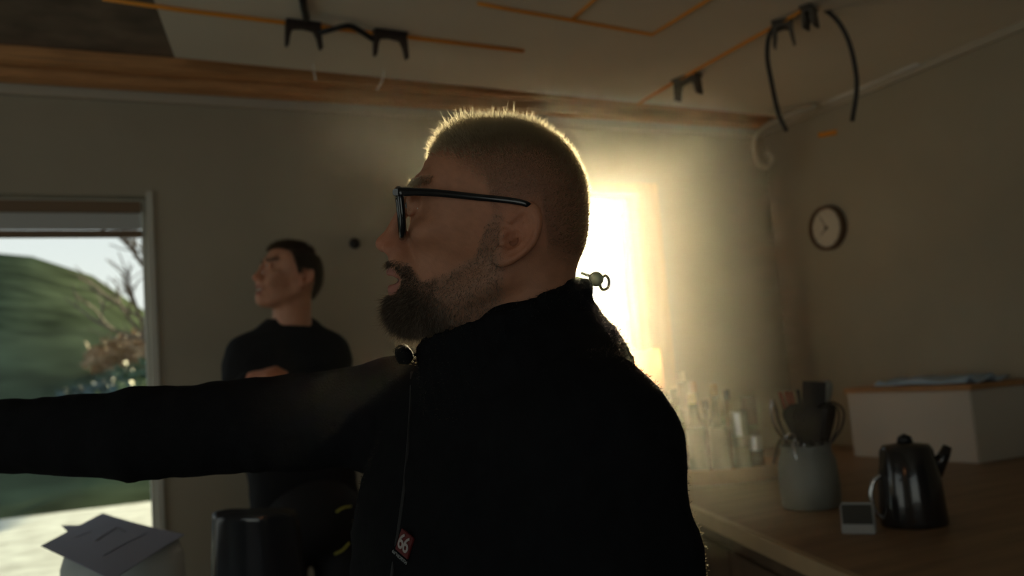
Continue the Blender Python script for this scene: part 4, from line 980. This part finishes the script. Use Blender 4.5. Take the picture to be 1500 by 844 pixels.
def eyes(root, H, look=(-1, 0, 0), er=15.6):
    for k in (-1, 1):
        c = np.array([614.5, 304.5, 36.0 * k]); me = bpy.data.meshes.new('eye'); b = nb(); bmesh.ops.create_uvsphere(b, u_segments=20, v_segments=14, radius=er * H.s, matrix=Matrix.Translation(Vector(H.w([c])[0]))); e = obj('eye', b, eye_w, root, smooth=True)
        lk = np.array(look, float); lk /= np.linalg.norm(lk); 
        for nm, rr, off, m in (('iris', 7.4, 13.4, iris_m), ('pupil', 3.4, 15.2, pup_m)):
            b = nb(); wdir = Vector(H.d([lk])[0]); lathe(b, [(0, 3.4 if nm == 'iris' else 1.4), (rr * .6, 2.6 if nm == 'iris' else 1.0), (rr, 0), (0, 0)], 18); b.transform(wdir.to_track_quat('Z', 'Y').to_matrix().to_4x4() @ Matrix.Scale(H.s, 4)); b.transform(Matrix.Translation(Vector(H.w([c + lk * off])[0]))); obj(nm, b, m, e, smooth=True)
eyes(man, H1, (-1, -.12, .08))
b = nb(); 
for sgn in (1,):
    tube(b, [HP(585, 404.5, -14), HP(581, 404.5, 0), HP(585, 404.5, 14)], 3.0 * .000715, 8)
obj('teeth', b, teeth_m, man, smooth=True)

# hair, beard, brows
rr = np.random.RandomState(11)
def scatter(V, Q, N_, mask, n, seed):
    r_ = np.random.RandomState(seed); fc = V[Q].mean(1); ar = np.linalg.norm(np.cross(V[Q[:, 2]] - V[Q[:, 0]], V[Q[:, 3]] - V[Q[:, 1]]), axis=1); w = ar * mask(fc); w /= w.sum(); k = r_.choice(len(Q), n, p=w)
    u, v = r_.rand(n, 1), r_.rand(n, 1); q = V[Q[k]]; return q[:, 0] * (1 - u) * (1 - v) + q[:, 1] * u * (1 - v) + q[:, 2] * u * v + q[:, 3] * (1 - u) * v, N_[Q[k, 0]]
def grow(name, H, V, Q, N_, mask, n, lenf, dirf, rad, m, parent, seed, curl=.25, segs=2):
    p, nn = scatter(V, Q, N_, mask, n, seed); L_ = lenf(p, nn); D = dirf(p, nn)
    SV, ST = strands(H.w(p), H.d(nn), H.d(D), L_ * H.s, rad, seed, curl, segs); o = smooth_obj(name, to_mesh(name, SV, ST), m, parent); return o
hair_m = mat('hair_brown', (.05, .03, .02), .45, hair=((.010, .007, .005), (.035, .022, .014), (1.0, .90, .70), .6))
beard_m = mat('beard_grizzled', (.1, .08, .06), .55, hair=((.05, .032, .022), (.32, .26, .20), (.5, .4, .3), .06))
def noisy(p, f=.08, s=21): return fnoise(p.astype(np.float32), f, s)
def hl(p, nn):
    r_ = np.random.RandomState(3).uniform(.55, 1.15, len(p)); y, x = p[:, 1], p[:, 0]; up = np.clip((245 - y) / 45, 0, 1) * np.clip((870 - x) / 90, .25, 1)
    back = np.clip((x - 790) / 40, 0, 1) * np.clip((380 - y) / 40, 0, 1)
    return (3.0 + 5.5 * back + (12.5 + 4 * np.exp(-((x - 690) / 60) ** 2)) * up * (1 + .3 * noisy(p) + .4 * noisy(p, .3, 23))) * r_
grow('hair', H1, HV, HQ, HN, lambda p: hair_top(p) * (.35 + 1.0 * np.clip((285 - p[:, 1]) / 70, 0, 1)), 46000, hl, lambda p, nn: nn * 1.0 + np.array([-.25, -.45, 0]) + .35 * np.random.RandomState(8).normal(size=p.shape), .00019, hair_m, man, 31, .3)
def bl_(p, nn):
    r_ = np.random.RandomState(4).uniform(.5, 1.2, len(p)); x, y = p[:, 0], p[:, 1]; chin = np.clip((668 - x) / 60, 0, 1) * np.clip((y - 418) / 25, 0, 1); mst = np.clip((600 - x) / 20, 0, 1) * np.clip((405 - y) / 10, 0, 1)
    return (5 + 11 * chin + 3 * mst) * r_
def bd_(p, nn):
    x, y = p[:, 0], p[:, 1]; return nn * .65 + np.stack([np.where(x < 620, -.12, .12), np.full(len(p), .75), 0 * x], 1) + .30 * np.random.RandomState(9).normal(size=p.shape)
grow('beard', H1, HV, HQ, HN, lambda p: beard_mask(p) * np.interp(p[:, 0], [560, 650, 700, 742], [.6, 1.1, .6, .3]), 20000, bl_, bd_, .00019, beard_m, man, 32, .3, 3)
beard_d = mat('beard_dark', (.1, .08, .06), .5, hair=((.022, .014, .009), (.13, .09, .06), (.4, .3, .2), .06))
grow('chin_beard', H1, HV, HQ, HN, lambda p: beard_mask(p) * np.clip((650 - p[:, 0]) / 40, 0, 1), 13000, lambda p, nn: bl_(p, nn) * 1.15, bd_, .00021, beard_d, man, 35, .35, 3)['label'] = 'darker beard round mouth and chin'
def brow_dir(p, nn): return nn * .5 + np.stack([.2 + 0 * p[:, 0], -.25 + .012 * np.abs(p[:, 2]), .8 * np.sign(p[:, 2])], 1) + .15 * np.random.RandomState(6).normal(size=p.shape)
def brow_mask(p): x, y, l = p[:, 0], p[:, 1], np.abs(p[:, 2]); return ((np.abs(y - (266 - .12 * (x - 612))) < 5) & (x < 646) & (l > 10) & (l < 66)) * 1.0
grow('eyebrow', H1, HV, HQ, HN, lambda p: brow_mask(p - np.array([0, 6, 0])), 1300, lambda p, nn: 9 * np.random.RandomState(5).uniform(.6, 1.1, len(p)), brow_dir, .00020, hair_m, man, 33)

# glasses
gl = bpy.data.objects.new('glasses', None); COL.objects.link(gl); gl.parent = man; gl['label'] = 'black thick-rimmed glasses'
fr_m = mat('acetate_black', (.008, .009, .011), .22, coat=.4)
lens_m = glass_mat('lens_glass', (.97, .98, .98), .07)
def rim_pts(k, inset=0):
    x_ = lambda l: 584 + 10 * (abs(l) / 72) ** 2; o = []
    for l, y in ((9, 288), (20, 285), (40, 283.5), (60, 284), (71, 288), (74, 300), (73, 320), (68, 338), (58, 347), (40, 350), (22, 346), (12, 334), (8, 312)):
        cx, cy = 41, 317; l2, y2 = cx + (l - cx) * (1 - inset), cy + (y - cy) * (1 - inset); o.append(HP(x_(l2) + (y2 - 283) * .10, y2, l2 * k))
    return o
for k in (-1, 1):
    b = nb(); pts_ = rim_pts(k); tube(b, bez(pts_ + [pts_[0]], 60), 5.0 * .000715, 10); obj('rim', b, fr_m, gl, smooth=True)
    b = nb(); vv = [b.verts.new(q) for q in rim_pts(k, .04)]; c = b.verts.new(sum((q.co for q in vv), Vector()) / len(vv) + Vector(npv(-R)) * .0012)
    for i in range(len(vv)): b.faces.new((vv[i], vv[(i + 1) % len(vv)], c))
    obj('lens', b, lens_m, gl, smooth=True)
    b = nb(); tp = bez([HP(592, 289, 76 * k), HP(640, 292, 92 * k), (HP(700, 299, 102 * k)), HP(762, 307, 108 * k), HP(780, 318, 100 * k), HP(790, 338, 90 * k)], 30)
    tube(b, tp, [(.0045 if i < 3 else .0042 - .0016 * min(1, i / 26)) for i in range(len(tp))], 10, flat=(.45, 1.0)); obj('temple', b, fr_m, gl, smooth=True)
    b = nb(); box(b, HP(590, 290, 74 * k), (9 * .000715, 9 * .000715, 12 * .000715), Matrix((R, U, -F)).transposed()); obj('hinge_block', b, fr_m, gl, bevel=.001)
b = nb(); tube(b, bez([HP(585, 296, 9), HP(583, 292, 0), HP(585, 296, -9)], 10), 3.2 * .000715, 8); obj('bridge', b, fr_m, gl, smooth=True)

# ================================================================ man in the background
AL = math.radians(39); TI = math.radians(5)
ex2 = math.cos(AL) * npv(R) + math.sin(AL) * npv(F); el2 = -math.cos(AL) * npv(F) + math.sin(AL) * npv(R); eu2 = npv(Vector((0, 0, 1)))
ex2 -= eu2 * ex2.dot(eu2); ex2 /= np.linalg.norm(ex2); el2 = np.cross(eu2, ex2); 
if el2.dot(npv(F)) > 0: el2 = -el2
exr = ex2 * math.cos(TI) - eu2 * math.sin(TI); eur = eu2 * math.cos(TI) + ex2 * math.sin(TI)
H2 = Head(P(428, 402, 2.85), exr, eur, el2, (735, 325))
m2 = thing('person', 'smiling dark-haired man in a black sweater standing by the back wall', 'person', (0, 0, 0))
GV, GQ = nets(lambda p: head_fn(p, mouth=.85, smile=1.2, chub=4, neck=((765, 400, 0), (760, 580, 0), 58, 68), brow=.8), (535, 165, -125), (885, 560, 125), 3.2)
GN = vnormals(GV, GQ)
rS, lS = npv(P(366, 523, 2.80)), npv(P(478, 520, 2.92)); nk2 = npv(P(425, 480, 2.87))
s2 = lS - rS; s2[2] = 0; s2 /= np.linalg.norm(s2); n2 = np.array([s2[1], -s2[0], 0])
if np.dot(n2, npv(F)) > 0: n2 = -n2
md2 = (rS + lS) / 2
z2 = nk2[2]; zz2 = [z2 - .62, z2 - .5, z2 - .35, z2 - .22, z2 - .12, z2 - .03, z2]
rE, rW, lE, lW = npv(P(338, 640, 2.76)), npv(P(364, 562, 2.56)), npv(P(500, 660, 2.90)), npv(P(432, 612, 2.62))
cc2 = [(md2[0] + .03 * k, md2[1]) for k in (1, .8, .5, .2, 0, 0, 0)]
def cloth2(p, o=0.0):
    d = torso_fn(p, cc2, s2, n2, zz2, [.175, .17, .175, .185, .185, .13, .07], [.125, .12, .12, .12, .115, .09, .065])
    d = smin(d, cap(p, nk2 - [0, 0, .03], rS, .075, .066), .05); d = smin(d, cap(p, nk2 - [0, 0, .03], lS, .075, .066), .05)
    d = smin(d, cap(p, rS, rE, .068, .052), .03); d = smin(d, cap(p, rE, rW, .052, .038), .015)
    d = smin(d, cap(p, lS, lE, .068, .052), .03); d = smin(d, cap(p, lE, lW, .052, .038), .015)
    return d - o
sw_m = mat('sweater_black', (.012, .012, .014), .9, bump=.3, bscale=300, spec=.2)
low2 = np.minimum(np.minimum(rS, rE), md2 - [.3, .3, .62]) - .12; hig2 = np.maximum(np.maximum(lS, lE), md2 + [.3, .3, .1]) + .14; low2 = np.minimum(low2, np.minimum(rW, lW) - .1)
nkc = npv(H2.w([[755, 470, 0]])[0])
def sweat(p):
    d = cloth2(p) + .004 * fnoise(p, 22, 4)
    return smax(d, -cap(p, nk2 + [0, 0, .0], nk2 + [0, 0, .2], .056, .09), .008)
SV_, SQ_ = nets(sweat, low2, hig2, .009); sw = smooth_obj('sweater', to_mesh('sweater', SV_, SQ_), sw_m, m2)
hc2 = np.array([cc2[0][0], cc2[0][1], z2 - .62]); 
t2 = person_legs(m2, hc2, s2, n2, mat('work_trousers', (.014, .014, .016), .8, bump=.3, bscale=200))
pip = mat('piping_yellow', (.55, .52, .10), .5)
for pts_ in (((493, 750), (503, 744), (514, 742)), ((490, 812), (502, 806), (512, 795))):
    lf = legs_fn(hc2, s2, n2); q_ = []
    for x, y in pts_:
        r0 = npv(P(x, y, 1) - CAM_LOC); t = np.linspace(2.3, 3.3, 900); f = lf((npv(CAM_LOC) + r0 * t[:, None]).astype(np.float32)); k = np.argmax(f < .004); q_.append(Vector(npv(CAM_LOC) + r0 * (t[k] if f[k] < .004 else 2.85)))
    b = nb(); tube(b, bez(q_, 8), .0035, 6); o = obj('pocket_piping', b, pip, t2, smooth=True)
BV2, BQ2 = nets(lambda p: np.minimum(cloth2(p, -.014), cap(p, nk2 - [0, 0, .12], nk2 + [0, 0, .06], .07, .052)), low2, hig2, .014)
fr = rW - rE; fr /= np.linalg.norm(fr); fw = npv(R) * .95 + npv(U) * .12 - npv(F) * .1
g1V, g1Q = nets(lambda p: hand_fn(p, rW + fr * .01, fr * .4 + fw * .8, -npv(F) * -.3 - npv(U) * .9, (.5, .6, .65, .7), -1, 1.0, stub=.0), rW - .2, rW + .2, .0045)
fl = lW - lE; fl /= np.linalg.norm(fl)
g2V, g2Q = nets(lambda p: hand_fn(p, lW + fl * .01, fl, -npv(U), (.5, .6, .65, .7), 1, 1.0, stub=.02), lW - .2, lW + .2, .0055)
V, Q, C_ = merge([(H2.w(GV), GQ, head_tone(GV, SKIN2, None, hl2, .92)), (BV2, BQ2, SKIN2), (g1V, g1Q, SKIN2 * [1.1, .95, .9]), (g2V, g2Q, SKIN2)])
smooth_obj('body', to_mesh('body', V, Q, C_), skin_m2, m2)
eyes(m2, H2, er=15.4)
b = nb(); tube(b, [Vector(H2.w([q])[0]) for q in ((590, 405, -20), (581, 408, -8), (581, 408, 8), (590, 405, 20))], .0030, 8); obj('teeth', b, teeth_m, m2, smooth=True)
hm2 = mat('hair_black', (.03, .02, .015), .5, hair=((.008, .006, .005), (.028, .018, .012), (.4, .28, .16), .3))
grow('hair', H2, GV, GQ, GN, hl2, 14000, lambda p, nn: 26 * np.random.RandomState(5).uniform(.6, 1.1, len(p)) * np.clip((p[:, 0] - 560) / 90, .6, 1), lambda p, nn: nn * .45 + np.stack([np.where(p[:, 1] < 230, -.45, .25), np.where(p[:, 1] < 230, -.1, .75), 0 * p[:, 0]], 1) + .15 * np.random.RandomState(6).normal(size=p.shape), .0006, hm2, m2, 41, .15)
grow('eyebrow', H2, GV, GQ, GN, lambda p: brow_mask(p - np.array([0, 10, 0])), 600, lambda p, nn: 9 * np.random.RandomState(5).uniform(.6, 1.1, len(p)), brow_dir, .0006, hm2, m2, 43)

# ---------------------------------------------------------------- haze volume added and shaped to stand in for lens glare
hz = bx((XL + .001, .60, 1.22), (XR - .001, YB - .001, ZC - .02))
hm = bpy.data.materials.new('glare_haze'); hm.use_nodes = True; t_ = hm.node_tree; t_.nodes.clear()
vo = N(t_, 'ShaderNodeOutputMaterial'); vs_ = N(t_, 'ShaderNodeVolumeScatter'); vs_.inputs['Color'].default_value = (1.0, .96, .86, 1); vs_.inputs['Density'].default_value = .0130; vs_.inputs['Anisotropy'].default_value = .75
t_.links.new(vs_.outputs[0], vo.inputs['Volume'])
tag(obj('haze', hz, hm), 'thin haze added to stand in for lens glare at the window end of the room', 'haze', kind='stuff')
SC.cycles.volume_bounces = 0; SC.cycles.max_bounces = 8; SC.cycles.use_denoising = True; SC.cycles.sample_clamp_indirect = 6.0
